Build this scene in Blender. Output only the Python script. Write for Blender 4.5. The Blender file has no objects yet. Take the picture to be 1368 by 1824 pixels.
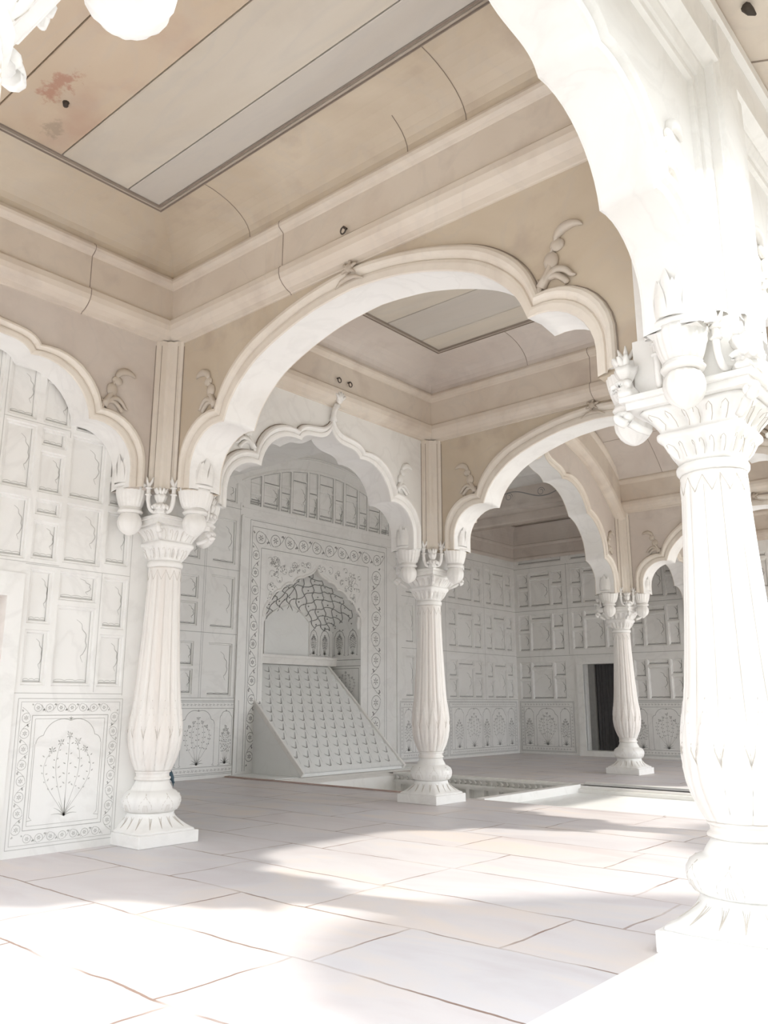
import bpy, bmesh, math, random
from mathutils import Vector, Matrix
from mathutils.geometry import tessellate_polygon
random.seed(7)
PI = math.pi
sin, cos = math.sin, math.cos
scn = bpy.context.scene
COL = scn.collection

# ------------------------------------------------------------------ camera, world, sun, exposure
W_PX, F_PX = 1368.0, 1488.4
cd = bpy.data.cameras.new('camera')
cam = bpy.data.objects.new('camera', cd)
COL.objects.link(cam)
scn.camera = cam
cd.sensor_fit = 'HORIZONTAL'
cd.sensor_width = 36.0
cd.lens = 36.0 * F_PX / W_PX
cd.clip_start = 0.02
cd.clip_end = 300
yaw, pitch = -0.7112, 0.2253
fwd = Vector((sin(yaw) * cos(pitch), cos(yaw) * cos(pitch), sin(pitch)))
cam.location = (5.4003, -3.6995, 0.9623)
cam.rotation_euler = fwd.to_track_quat('-Z', 'Y').to_euler()

wd = bpy.data.worlds.new('world')
scn.world = wd
wd.use_nodes = True
bgn = wd.node_tree.nodes['Background']
bgn.inputs[0].default_value = (0.93, 0.965, 1.0, 1)
bgn.inputs[1].default_value = 1.95

sd = bpy.data.lights.new('sun', 'SUN')
sd.energy = 1.75
sd.angle = math.radians(1.6)
sd.color = (1.0, 0.94, 0.84)
sun = bpy.data.objects.new('sun', sd)
COL.objects.link(sun)
SUN_DIR = Vector((-0.86, -0.20, -0.84))
sun.rotation_euler = SUN_DIR.to_track_quat('-Z', 'Y').to_euler()
sun.location = (14, -8, 14)

scn.view_settings.view_transform = 'Standard'
scn.view_settings.look = 'None'
scn.view_settings.gamma = 1.0
scn.view_settings.use_curve_mapping = False
scn.view_settings.exposure = 1.3
scn.cycles.max_bounces = 10
scn.cycles.diffuse_bounces = 8
scn.cycles.use_denoising = True

# ------------------------------------------------------------------ sizes taken from the place
P = 3.3            # end bays
P0 = 3.37          # nearest bay
Q = 4.585          # middle bay
R = 4.15           # depth of the arcade
HW = 0.14          # half thickness of inner arches
YC = P + Q         # column line beyond the middle bay
YE = YC + P        # end wall
YM = P + Q / 2
XB = -3.85         # face of the niche wall
FX0, FX1 = 4.08, 4.30   # facade arch faces

# ------------------------------------------------------------------ materials
def new_mat(name):
    m = bpy.data.materials.new(name)
    m.use_nodes = True
    return m, m.node_tree.nodes, m.node_tree.links

def marble(name, base, stain, amount=0.5, scale=1.0, rough=0.45, vein=(0.45, 0.44, 0.43), vein_amt=0.18,
           stretch=(1, 1, 1), bump=0.05, blotch=None, blotch_amt=0.0):
    m, N, L = new_mat(name)
    b = N['Principled BSDF']
    b.inputs['Roughness'].default_value = rough
    tc = N.new('ShaderNodeTexCoord')
    mp = N.new('ShaderNodeMapping')
    mp.inputs['Scale'].default_value = stretch
    L.new(tc.outputs['Object'], mp.inputs['Vector'])
    n1 = N.new('ShaderNodeTexNoise')
    n1.inputs['Scale'].default_value = 1.3 * scale
    n1.inputs['Detail'].default_value = 6
    n1.inputs['Distortion'].default_value = 0.8
    L.new(mp.outputs[0], n1.inputs['Vector'])
    r1 = N.new('ShaderNodeValToRGB')
    r1.color_ramp.elements[0].position = 0.36
    r1.color_ramp.elements[0].color = (0, 0, 0, 1)
    r1.color_ramp.elements[1].position = 0.68
    r1.color_ramp.elements[1].color = (1, 1, 1, 1)
    L.new(n1.outputs['Fac'], r1.inputs[0])
    mu = N.new('ShaderNodeMath'); mu.operation = 'MULTIPLY'
    mu.inputs[1].default_value = amount
    L.new(r1.outputs[0], mu.inputs[0])
    mx = N.new('ShaderNodeMixRGB')
    mx.inputs[1].default_value = (*base, 1)
    mx.inputs[2].default_value = (*stain, 1)
    L.new(mu.outputs[0], mx.inputs[0])
    n2 = N.new('ShaderNodeTexNoise')
    n2.inputs['Scale'].default_value = 2.3 * scale
    n2.inputs['Detail'].default_value = 9
    n2.inputs['Distortion'].default_value = 1.1
    L.new(mp.outputs[0], n2.inputs['Vector'])
    r2 = N.new('ShaderNodeValToRGB')
    e = r2.color_ramp.elements
    e[0].position = 0.455; e[0].color = (0, 0, 0, 1)
    e[1].position = 0.5; e[1].color = (1, 1, 1, 1)
    e3 = r2.color_ramp.elements.new(0.545); e3.color = (0, 0, 0, 1)
    L.new(n2.outputs['Fac'], r2.inputs[0])
    m2 = N.new('ShaderNodeMath'); m2.operation = 'MULTIPLY'
    m2.inputs[1].default_value = vein_amt
    L.new(r2.outputs[0], m2.inputs[0])
    mv = N.new('ShaderNodeMixRGB')
    mv.inputs[2].default_value = (*vein, 1)
    L.new(m2.outputs[0], mv.inputs[0]); L.new(mx.outputs[0], mv.inputs[1])
    out = mv.outputs[0]
    if blotch:
        n4 = N.new('ShaderNodeTexNoise')
        n4.inputs['Scale'].default_value = 3.1 * scale
        n4.inputs['Detail'].default_value = 8
        L.new(tc.outputs['Object'], n4.inputs['Vector'])
        r4 = N.new('ShaderNodeValToRGB')
        r4.color_ramp.elements[0].position = 0.56; r4.color_ramp.elements[0].color = (0, 0, 0, 1)
        r4.color_ramp.elements[1].position = 0.74; r4.color_ramp.elements[1].color = (blotch_amt,) * 3 + (1,)
        L.new(n4.outputs['Fac'], r4.inputs[0])
        mb = N.new('ShaderNodeMixRGB')
        mb.inputs[2].default_value = (*blotch, 1)
        L.new(r4.outputs[0], mb.inputs[0]); L.new(out, mb.inputs[1])
        out = mb.outputs[0]
    L.new(out, b.inputs['Base Color'])
    n3 = N.new('ShaderNodeTexNoise')
    n3.inputs['Scale'].default_value = 22
    n3.inputs['Detail'].default_value = 6
    L.new(tc.outputs['Object'], n3.inputs['Vector'])
    bp = N.new('ShaderNodeBump')
    bp.inputs['Strength'].default_value = bump
    bp.inputs['Distance'].default_value = 0.02
    L.new(n3.outputs['Fac'], bp.inputs['Height'])
    L.new(bp.outputs[0], b.inputs['Normal'])
    return m

M = {}
M['white'] = marble('white_marble', (0.84, 0.835, 0.82), (0.79, 0.77, 0.74), 0.6, 0.9, vein_amt=0.10, blotch=(0.64, 0.60, 0.55), blotch_amt=0.22)
M['wall'] = marble('panel_marble', (0.83, 0.83, 0.815), (0.775, 0.77, 0.75), 0.6, 0.8, vein_amt=0.12, blotch=(0.62, 0.59, 0.56), blotch_amt=0.22)
M['column'] = marble('column_marble', (0.84, 0.825, 0.80), (0.74, 0.655, 0.60), 0.6, 1.6, stretch=(2.2, 2.2, 0.25), vein_amt=0.10)
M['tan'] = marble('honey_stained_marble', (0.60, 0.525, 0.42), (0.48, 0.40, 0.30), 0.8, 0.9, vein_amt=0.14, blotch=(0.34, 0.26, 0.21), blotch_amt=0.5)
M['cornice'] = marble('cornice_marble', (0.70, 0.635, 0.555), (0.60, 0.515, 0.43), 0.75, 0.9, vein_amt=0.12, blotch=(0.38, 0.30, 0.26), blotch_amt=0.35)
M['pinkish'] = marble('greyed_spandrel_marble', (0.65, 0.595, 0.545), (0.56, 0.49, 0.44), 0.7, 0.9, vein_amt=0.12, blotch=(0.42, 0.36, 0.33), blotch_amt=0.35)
M['slab_a'] = marble('buff_ceiling_marble', (0.60, 0.505, 0.395), (0.50, 0.39, 0.28), 0.7, 0.7, stretch=(0.5, 1.6, 1), vein_amt=0.14, blotch=(0.42, 0.26, 0.20), blotch_amt=0.5)
M['slab_b'] = marble('pale_ceiling_marble', (0.62, 0.575, 0.50), (0.50, 0.44, 0.36), 0.7, 0.7, stretch=(0.4, 1.8, 1), vein_amt=0.2, blotch=(0.42, 0.37, 0.31), blotch_amt=0.3)
M['slab_c'] = marble('grey_ceiling_marble', (0.56, 0.53, 0.485), (0.48, 0.44, 0.39), 0.7, 0.7, stretch=(0.4, 1.8, 1), vein_amt=0.2)
M['relief'] = marble('carved_relief_marble', (0.56, 0.50, 0.43), (0.46, 0.39, 0.32), 0.6, 2.0)
M['cream'] = marble('cream_moulding_marble', (0.75, 0.70, 0.63), (0.66, 0.59, 0.51), 0.7, 1.2, vein_amt=0.08, blotch=(0.5, 0.42, 0.36), blotch_amt=0.3)
M['plain'] = marble('plain_panel_marble', (0.82, 0.83, 0.82), (0.77, 0.78, 0.775), 0.5, 1.0, vein_amt=0.06, rough=0.35)
M['slab_j'] = marble('grimy_groove_marble', (0.46, 0.40, 0.34), (0.36, 0.31, 0.26), 0.7, 2.0)

def add_stain(m, c, rad, col):
    N, L = m.node_tree.nodes, m.node_tree.links
    b = N['Principled BSDF']; src = b.inputs['Base Color'].links[0].from_socket
    tc = N.new('ShaderNodeTexCoord')
    mp = N.new('ShaderNodeMapping'); mp.inputs['Location'].default_value = (-c[0] / rad[0], -c[1] / rad[1], 0); mp.inputs['Scale'].default_value = (1 / rad[0], 1 / rad[1], 0)
    L.new(tc.outputs['Object'], mp.inputs[0])
    ln = N.new('ShaderNodeVectorMath'); ln.operation = 'LENGTH'; L.new(mp.outputs[0], ln.inputs[0])
    nz = N.new('ShaderNodeTexNoise'); nz.inputs['Scale'].default_value = 9; nz.inputs['Detail'].default_value = 9; nz.inputs['Roughness'].default_value = .7
    L.new(tc.outputs['Object'], nz.inputs['Vector'])
    mr = N.new('ShaderNodeMapRange'); mr.inputs[1].default_value = .2; mr.inputs[2].default_value = 1.0; mr.inputs[3].default_value = .10; mr.inputs[4].default_value = -.30
    L.new(ln.outputs['Value'], mr.inputs[0])
    ad = N.new('ShaderNodeMath'); ad.operation = 'ADD'; L.new(nz.outputs['Fac'], ad.inputs[0]); L.new(mr.outputs[0], ad.inputs[1])
    r = N.new('ShaderNodeValToRGB'); r.color_ramp.elements[0].position = .53; r.color_ramp.elements[0].color = (0, 0, 0, 1); r.color_ramp.elements[1].position = .64; r.color_ramp.elements[1].color = (.8, .8, .8, 1)
    L.new(ad.outputs[0], r.inputs[0])
    mx = N.new('ShaderNodeMixRGB'); mx.inputs[2].default_value = (*col, 1)
    L.new(r.outputs[0], mx.inputs[0]); L.new(src, mx.inputs[1]); L.new(mx.outputs[0], b.inputs['Base Color'])
add_stain(M['slab_a'], (1.28, -1.78), (.50, .20), (0.40, 0.21, 0.15))
add_stain(M['slab_a'], (.88, -1.62), (.28, .22), (0.36, 0.29, 0.22))

def flat_mat(name, col, rough=0.6, metal=0.0):
    m, N, L = new_mat(name)
    b = N['Principled BSDF']
    b.inputs['Roughness'].default_value = rough
    b.inputs['Metallic'].default_value = metal
    n = N.new('ShaderNodeTexNoise'); n.inputs['Scale'].default_value = 14
    tc = N.new('ShaderNodeTexCoord'); L.new(tc.outputs['Object'], n.inputs['Vector'])
    mx = N.new('ShaderNodeMixRGB'); mx.inputs[1].default_value = (*[c * 0.82 for c in col], 1); mx.inputs[2].default_value = (*[min(1, c * 1.15) for c in col], 1)
    L.new(n.outputs['Fac'], mx.inputs[0]); L.new(mx.outputs[0], b.inputs['Base Color'])
    return m
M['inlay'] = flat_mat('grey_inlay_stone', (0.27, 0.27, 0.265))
M['inlay_overexposed'] = flat_mat('overexposed_inlay_stone', (0.50, 0.50, 0.48))  # same grey inlay, painted paler as if washed out by strong light
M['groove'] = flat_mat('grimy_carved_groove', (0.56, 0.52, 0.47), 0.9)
M['joint'] = flat_mat('dark_joint_mortar', (0.30, 0.25, 0.21), 0.9)
M['iron'] = flat_mat('rusted_iron', (0.09, 0.075, 0.065), 0.7, 0.5)
M['dark'] = flat_mat('dark_curtain_cloth', (0.10, 0.10, 0.105), 0.9)
M['pinkwood'] = flat_mat('pale_pink_door_panel', (0.66, 0.52, 0.44), 0.6)
M['blue'] = flat_mat('dark_blue_grey_cloth', (0.05, 0.09, 0.12), 0.8)
M['redstone'] = marble('red_sandstone_edge', (0.47, 0.33, 0.29), (0.55, 0.45, 0.42), 0.6, 2.0, rough=0.8)

def floor_mat():
    m, N, L = new_mat('old_marble_paving')
    b = N['Principled BSDF']
    tc = N.new('ShaderNodeTexCoord')
    nz = N.new('ShaderNodeTexNoise'); nz.inputs['Scale'].default_value = 1.6; nz.inputs['Detail'].default_value = 5
    L.new(tc.outputs['Object'], nz.inputs['Vector'])
    sub = N.new('ShaderNodeVectorMath'); sub.operation = 'SUBTRACT'; sub.inputs[1].default_value = (0.5, 0.5, 0.5)
    L.new(nz.outputs['Color'], sub.inputs[0])
    sc = N.new('ShaderNodeVectorMath'); sc.operation = 'SCALE'; sc.inputs['Scale'].default_value = 0.11
    L.new(sub.outputs[0], sc.inputs[0])
    add = N.new('ShaderNodeVectorMath'); add.operation = 'ADD'
    L.new(tc.outputs['Object'], add.inputs[0]); L.new(sc.outputs[0], add.inputs[1])
    br = N.new('ShaderNodeTexBrick')
    br.inputs['Scale'].default_value = 1.0
    br.inputs['Brick Width'].default_value = 1.12
    br.inputs['Row Height'].default_value = 0.62
    br.inputs['Mortar Size'].default_value = 0.0075
    br.inputs['Mortar Smooth'].default_value = 0.3
    br.offset = 0.42
    br.squash = 1.25
    br.squash_frequency = 3
    br.inputs['Color1'].default_value = (0.60, 0.58, 0.605, 1)
    br.inputs['Color2'].default_value = (0.66, 0.585, 0.56, 1)
    br.inputs['Mortar'].default_value = (0.36, 0.27, 0.22, 1)
    L.new(add.outputs[0], br.inputs['Vector'])
    # joints fade in and out
    n5 = N.new('ShaderNodeTexNoise'); n5.inputs['Scale'].default_value = 2.1; n5.inputs['Detail'].default_value = 3
    L.new(tc.outputs['Object'], n5.inputs['Vector'])
    r5 = N.new('ShaderNodeValToRGB'); r5.color_ramp.elements[0].position = 0.40; r5.color_ramp.elements[1].position = 0.56
    L.new(n5.outputs['Fac'], r5.inputs[0])
    n1 = N.new('ShaderNodeTexNoise'); n1.inputs['Scale'].default_value = 0.9; n1.inputs['Detail'].default_value = 7; n1.inputs['Distortion'].default_value = 1.4
    mp = N.new('ShaderNodeMapping'); mp.inputs['Scale'].default_value = (1.0, 2.2, 1)
    L.new(tc.outputs['Object'], mp.inputs[0]); L.new(mp.outputs[0], n1.inputs['Vector'])
    r1 = N.new('ShaderNodeValToRGB')
    e = r1.color_ramp.elements
    e[0].position = 0.32; e[0].color = (0.55, 0.515, 0.535, 1)
    e[1].position = 0.7; e[1].color = (0.72, 0.645, 0.59, 1)
    e2 = r1.color_ramp.elements.new(0.5); e2.color = (0.63, 0.62, 0.645, 1)
    L.new(n1.outputs['Fac'], r1.inputs[0])
    mx = N.new('ShaderNodeMixRGB'); mx.inputs[0].default_value = 0.6
    L.new(br.outputs['Color'], mx.inputs[1]); L.new(r1.outputs[0], mx.inputs[2])
    jm = N.new('ShaderNodeMath'); jm.operation = 'MULTIPLY'
    L.new(br.outputs['Fac'], jm.inputs[0]); L.new(r5.outputs[0], jm.inputs[1])
    mj = N.new('ShaderNodeMixRGB'); mj.inputs[2].default_value = (0.27, 0.19, 0.16, 1)
    L.new(jm.outputs[0], mj.inputs[0]); L.new(mx.outputs[0], mj.inputs[1])
    L.new(mj.outputs[0], b.inputs['Base Color'])
    b.inputs['Roughness'].default_value = 0.42
    bp = N.new('ShaderNodeBump'); bp.inputs['Strength'].default_value = 0.35; bp.inputs['Distance'].default_value = 0.02; bp.invert = True
    ad = N.new('ShaderNodeMath'); ad.operation = 'MULTIPLY_ADD'; ad.inputs[1].default_value = 0.25
    n6 = N.new('ShaderNodeTexNoise'); n6.inputs['Scale'].default_value = 5; n6.inputs['Detail'].default_value = 6
    L.new(tc.outputs['Object'], n6.inputs['Vector'])
    L.new(n6.outputs['Fac'], ad.inputs[0]); L.new(br.outputs['Fac'], ad.inputs[2])
    L.new(ad.outputs[0], bp.inputs['Height']); L.new(bp.outputs[0], b.inputs['Normal'])
    return m
M['floor'] = floor_mat()
M['grass'] = marble('dusty_court_paving', (0.42, 0.37, 0.32), (0.34, 0.30, 0.26), 0.7, 3.0, rough=0.95)
M['leaves'] = marble('shade_tree_leaves', (0.15, 0.15, 0.11), (0.09, 0.10, 0.07), 0.7, 6.0, rough=0.9)

# ------------------------------------------------------------------ helpers
def link(o, parent=None):
    COL.objects.link(o)
    if parent: o.parent = parent
    return o

def obj(name, V, F, mat, parent=None, smooth=False):
    me = bpy.data.meshes.new(name)
    me.from_pydata([tuple(v) for v in V], [], F)
    me.materials.append(M[mat] if isinstance(mat, str) else mat)
    if smooth:
        me.polygons.foreach_set('use_smooth', [True] * len(me.polygons))
    me.update()
    o = bpy.data.objects.new(name, me)
    return link(o, parent)

class MB:
    def __init__(s): s.V = []; s.F = []
    def add(s, V, F):
        n = len(s.V); s.V += [tuple(v) for v in V]; s.F += [tuple(i + n for i in f) for f in F]
    def box(s, x0, x1, y0, y1, z0, z1):
        V = [(x, y, z) for x in (x0, x1) for y in (y0, y1) for z in (z0, z1)]
        s.add(V, [(0, 1, 3, 2), (4, 6, 7, 5), (0, 4, 5, 1), (2, 3, 7, 6), (0, 2, 6, 4), (1, 5, 7, 3)])
    def quad(s, a, b, c, d): s.add([a, b, c, d], [(0, 1, 2, 3)])
    def grid(s, rows, close=False):
        n = len(rows[0]); V = [p for r in rows for p in r]; F = []
        for i in range(len(rows) - 1):
            for j in range(n if close else n - 1):
                k = (j + 1) % n
                F.append((i * n + j, i * n + k, (i + 1) * n + k, (i + 1) * n + j))
        s.add(V, F)
    def tube(s, pts, rad, n=8, caps=True):
        pts = [Vector(p) for p in pts]
        rads = rad if isinstance(rad, (list, tuple)) else [rad] * len(pts)
        up = Vector((0.13, 0.31, 0.94)); rows = []
        for i, p in enumerate(pts):
            t = (pts[min(i + 1, len(pts) - 1)] - pts[max(i - 1, 0)])
            if t.length < 1e-9: t = Vector((0, 0, 1))
            t.normalize()
            a = t.cross(up)
            if a.length < 1e-3: a = t.cross(Vector((1, 0, 0)))
            a.normalize(); b = t.cross(a)
            rows.append([p + (a * cos(2 * PI * k / n) + b * sin(2 * PI * k / n)) * rads[i] for k in range(n)])
        s.grid(rows, True)
        if caps:
            m = len(s.V)
            s.F.append(tuple(range(m - n, m))); s.F.append(tuple(range(m - n * len(rows), m - n * len(rows) + n))[::-1])
    def ball(s, c, r, n=10, sc=(1, 1, 1)):
        rows = []
        for i in range(n // 2 + 1):
            a = PI * i / (n // 2); rr = max(sin(a), 1e-3)
            rows.append([(c[0] + r * sc[0] * rr * cos(2 * PI * k / n), c[1] + r * sc[1] * rr * sin(2 * PI * k / n), c[2] + r * sc[2] * cos(a)) for k in range(n)])
        s.grid(rows, True)
    def lathe(s, prof, fn=None, n=48, c=(0, 0, 0), cap=True):
        rows = []
        for (r, z) in prof:
            row = []
            for k in range(n):
                th = 2 * PI * k / n
                rr = fn(r, z, th) if fn else r
                row.append((c[0] + rr * cos(th), c[1] + rr * sin(th), c[2] + z))
            rows.append(row)
        s.grid(rows, True)
        if cap:
            m = len(s.V); s.F.append(tuple(range(m - n, m))); s.F.append(tuple(range(m - n * len(rows), m - n * len(rows) + n))[::-1])
    def xf(s, mat):
        s.V = [tuple(mat @ Vector(v)) for v in s.V]; return s
    def build(s, name, mat, parent=None, smooth=False):
        return obj(name, s.V, s.F, mat, parent, smooth)

def thing(name, label, cat, loc=(0, 0, 0), rz=0.0, group=None):
    o = bpy.data.objects.new(name, None); COL.objects.link(o)
    o.location = loc; o.rotation_euler = (0, 0, rz); o.empty_display_size = 0.2
    o['label'] = label; o['category'] = cat
    if group: o['group'] = group
    return o

def tag(o, label, cat, group=None):
    o['label'] = label; o['category'] = cat
    if group: o['group'] = group
    return o

def struct(o):
    o['kind'] = 'structure'; return o

def dup(root, loc, rz=0.0, label=None, group=None, scale=None):
    def cp(o, par):
        c = o.copy(); COL.objects.link(c)
        if par is not None: c.parent = par
        for ch in list(o.children): cp(ch, c)
        return c
    r = cp(root, None)
    r.location = loc; r.rotation_euler = (0, 0, rz)
    if label: r['label'] = label
    if group: r['group'] = group
    if scale: r.scale = scale
    return r

def arcpts(a, b, sag, n=9):
    """arc from a to b, bulging to the left of a->b by sag (2D)"""
    ax, ay = a; bx, by = b
    dx, dy = bx - ax, by - ay; L = math.hypot(dx, dy)
    nx, ny = -dy / L, dx / L
    if sag < 0: nx, ny, sag = -nx, -ny, -sag
    out = []
    R_ = (L * L / 4 + sag * sag) / (2 * sag)
    half = math.asin(min(1, L / 2 / abs(R_)))
    if sag > L / 2: half = PI - half
    for i in range(n + 1):
        t = -half + 2 * half * i / n
        u = L / 2 + R_ * sin(t); v = R_ * cos(t) - (R_ - sag)
        out.append((ax + dx / L * u + nx * v, ay + dy / L * u + ny * v))
    out[0] = a; out[-1] = b
    return out

def bez(p0, p1, p2, p3, n=10):
    o = []
    for i in range(n + 1):
        t = i / n; u = 1 - t
        o.append(tuple(u**3 * p0[k] + 3 * u * u * t * p1[k] + 3 * u * t * t * p2[k] + t**3 * p3[k] for k in range(2)))
    return o

def smoothc(pts, n=6):
    """catmull-rom through 2D/3D points"""
    out = []
    P_ = [pts[0]] + list(pts) + [pts[-1]]
    for i in range(1, len(P_) - 2):
        for k in range(n):
            t = k / n
            out.append(tuple(0.5 * ((2 * P_[i][d]) + (-P_[i-1][d] + P_[i+1][d]) * t + (2*P_[i-1][d] - 5*P_[i][d] + 4*P_[i+1][d] - P_[i+2][d]) * t*t + (-P_[i-1][d] + 3*P_[i][d] - 3*P_[i+1][d] + P_[i+2][d]) * t**3) for d in range(len(pts[0]))))
    out.append(tuple(pts[-1]))
    return out

# ------------------------------------------------------------------ carved capitals / column pieces
def sqr(th, p):
    return (abs(cos(th)) ** p + abs(sin(th)) ** p) ** (-1.0 / p)

def surf(prof, fn):
    def f(th, z):
        for i in range(len(prof) - 1):
            (r0, z0), (r1, z1) = prof[i], prof[i + 1]
            if min(z0, z1) <= z <= max(z0, z1):
                t = (z - z0) / (z1 - z0) if z1 != z0 else 0
                r = fn(r0 + (r1 - r0) * t, z, th); return (r * cos(th), r * sin(th), z)
        r = fn(prof[-1][0], z, th); return (r * cos(th), r * sin(th), z)
    return f

def carve(b, f, pts, rad):
    b.tube([f(a, z) for (a, z) in pts], rad, 4)

def build_column():
    root = thing('marble_column', '', 'column')
    # plinth block
    b = MB(); b.box(-.247, .247, -.247, .247, 0, .084)
    o = b.build('plinth', 'white', root)
    bv = o.modifiers.new('bevel', 'BEVEL'); bv.width = .006; bv.segments = 2
    # flaring carved foot: round at the top, square below
    NS = 128
    def foot(r, z, th):
        t = max(0, min(1, (.20 - z) / .115))
        p = 2 + 8 * t ** 2
        rr = r * sqr(th, p)
        ph = 12 * th
        leaf = max(0, cos(ph)) ** 6
        rr -= .010 * leaf * sin(PI * t) ** .7
        rr += .004 * cos(24 * th) * t
        return rr
    prof = [(.238, .084), (.236, .096), (.222, .104), (.205, .118), (.19, .135), (.178, .155), (.17, .175), (.166, .195), (.168, .205), (.160, .212)]
    b = MB(); b.lathe(prof, foot, NS); fo = b.build('carved_foot', 'white', root, True)
    g = MB(); f = surf(prof, foot)
    for k in range(16):
        a = 2 * PI * (k + .5) / 16
        for (w_, zt) in ((.075, .186), (.025, .176)):
            carve(g, f, [(a + w_ * sin(PI * min(1, t * 1.15)) * sg, .112 + (zt - .112) * (1 - (t * 2 - 1) ** 2) ** .7) for sg in (1,) for t in [i / 10 for i in range(6)]], .0016)
            carve(g, f, [(a - w_ * .8 * sin(PI * min(1, t * 1.15)), .112 + (zt - .112) * (1 - (t * 2 - 1) ** 2) ** .7) for t in [i / 10 for i in range(6)]], .0016)
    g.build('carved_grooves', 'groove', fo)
    # petalled cushion
    def cush(r, z, th):
        t = (z - .21) / .15
        tip = .30 + .05 * abs(((th * 8 / (2 * PI)) % 1) * 2 - 1)
        k = .006 if z < tip else 0.0
        return r * (1 - .018 * (1 - abs(cos(4 * th))) ** 2 * sin(PI * max(0, min(1, t)))) + k
    prof = [(.160, .212), (.185, .225), (.199, .25), (.205, .28), (.203, .305), (.192, .33), (.170, .35), (.153, .358), (.146, .36), (.142, .372), (.132, .392), (.121, .41), (.116, .425)]
    b = MB(); b.lathe(prof, cush, NS); cu_ = b.build('petal_cushion', 'white', root, True)
    g = MB(); f = surf(prof, cush)
    for k in range(8):
        a = 2 * PI * k / 8
        carve(g, f, [(a, .345), (a + .01, .325), (a + .05, .31), (a + .14, .29), (a + .2, .27), (a + .22, .245), (a + .2, .222)], .0015)
        carve(g, f, [(a, .345), (a - .01, .325), (a - .05, .31), (a - .14, .29), (a - .2, .27), (a - .22, .245), (a - .2, .222)], .0015)
        for q in (-.08, -.03, .03, .08): carve(g, f, [(a + q, .225), (a + q * .9, .25), (a + q * .6, .27)], .0011)
    g.build('petal_grooves', 'groove', cu_)
    def octo(r, z, th):
        a = (th % (PI / 6)) - PI / 12
        return r * (.62 + .38 * cos(PI / 12) / cos(a))
    prof = [(.118, .425), (.128, .43), (.130, .438), (.126, .446), (.118, .45), (.117, .468), (.120, .474), (.127, .478), (.128, .486), (.120, .492)]
    b = MB(); b.lathe(prof, octo, 96); b.build('neck_ring', 'column', root, True)
    # fluted bulbous shaft
    def shaft(r, z, th):
        N = 12
        u = (th * N / (2 * PI)) % 1
        a = u * 2 - 1
        fl = -.055 * (abs(a) ** 6) + .012 * (1 - a * a) - .02 * math.exp(-(a / .16) ** 2)
        amt = 1.0
        if z > 1.84:
            zt = 1.86 + .075 * abs(a)
            if z > zt: amt = 0.15; r = r + .0035
        rr = r * (1 + fl * amt)
        # pointed leaves wrap the belly
        ztip = .98 - .26 * abs(a) ** .8
        if z < ztip: rr += .007 * (1 - .35 * abs(a))
        # second row between
        a2 = ((u + .5) % 1) * 2 - 1
        if z < .88 - .3 * abs(a2) ** .8: rr += .004
        return rr
    key = [(.118, .492), (.136, .53), (.158, .585), (.173, .64), (.182, .70), (.187, .76), (.186, .82), (.181, .88), (.174, .95), (.164, 1.05), (.155, 1.17), (.147, 1.30), (.139, 1.45), (.131, 1.60), (.125, 1.75), (.1195, 1.90), (.117, 1.965)]
    prof = []
    for i in range(len(key) - 1):
        n = 6 if key[i][1] < 1.0 else 5
        for k in range(n):
            t = k / n; prof.append((key[i][0] * (1 - t) + key[i + 1][0] * t, key[i][1] * (1 - t) + key[i + 1][1] * t))
    prof.append(key[-1])
    b = MB(); b.lathe(prof, shaft, 144); sh_ = b.build('fluted_shaft', 'column', root, True)
    g = MB(); f = surf(prof, shaft)
    for k in range(12):
        c = 2 * PI * (k + .5) / 12; hwid = PI / 12
        for sg in (1, -1):
            carve(g, f, [(c + sg * hwid * t, .985 - .27 * t ** .8 + .002) for t in [i / 8 for i in range(9)]] + [(c + sg * hwid, .62), (c + sg * hwid, .53)], .0016)
            carve(g, f, [(c + sg * hwid * t, 1.868 + .075 * t) for t in (0, .5, 1)], .0013)
        carve(g, f, [(2 * PI * k / 12, z) for z in (.76, .95, 1.2, 1.5, 1.7, 1.9)], .0012)
    g.build('flute_lines', 'groove', sh_)
    prof = [(.117, 1.965), (.126, 1.968), (.133, 1.98), (.134, 1.995), (.129, 2.008), (.121, 2.014)]
    b = MB(); b.lathe(prof, octo, 96); b.build('shaft_ring', 'white', root, True)
    # capital, lower tier of drooping leaves, then band, then upper tier with corner curls
    def cap(r, z, th):
        t = max(0, min(1, (z - 2.014) / .10))
        p = 2 + 7 * t
        rr = r * sqr(th, p)
        ph = 16 * th
        z0 = 2.03 if z < 2.13 else 2.165
        zz = (z - z0) / .085
        if 0 < zz < 1:
            rr += .010 * cos(ph) * sin(PI * zz) ** .8 - .010 * math.exp(-((((th * 16 / (2 * PI)) % 1) - .5) / .09) ** 2) * sin(PI * zz)
        return rr
    prof = [(.120, 2.014), (.119, 2.03), (.122, 2.05), (.128, 2.07), (.134, 2.09), (.142, 2.108), (.155, 2.12), (.158, 2.124), (.160, 2.13), (.160, 2.144), (.157, 2.15),
            (.148, 2.155), (.150, 2.17), (.158, 2.19), (.170, 2.21), (.184, 2.228), (.198, 2.24), (.206, 2.25), (.20, 2.258), (.196, 2.27)]
    b = MB(); b.lathe(prof, cap, 160)
    cap_o = b.build('leaf_capital', 'white', root, True)
    g = MB(); f = surf(prof, cap)
    for k in range(24):
        a = 2 * PI * (k + .5) / 24
        carve(g, f, [(a, 2.035), (a + .02, 2.065), (a + .01, 2.09), (a - .03, 2.103), (a - .07, 2.098), (a - .075, 2.085)], .0014)
        carve(g, f, [(a, 2.165), (a + .02, 2.19), (a + .01, 2.22), (a - .04, 2.236), (a - .08, 2.228), (a - .085, 2.21)], .0015)
    g.build('leaf_grooves', 'groove', cap_o)
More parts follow.
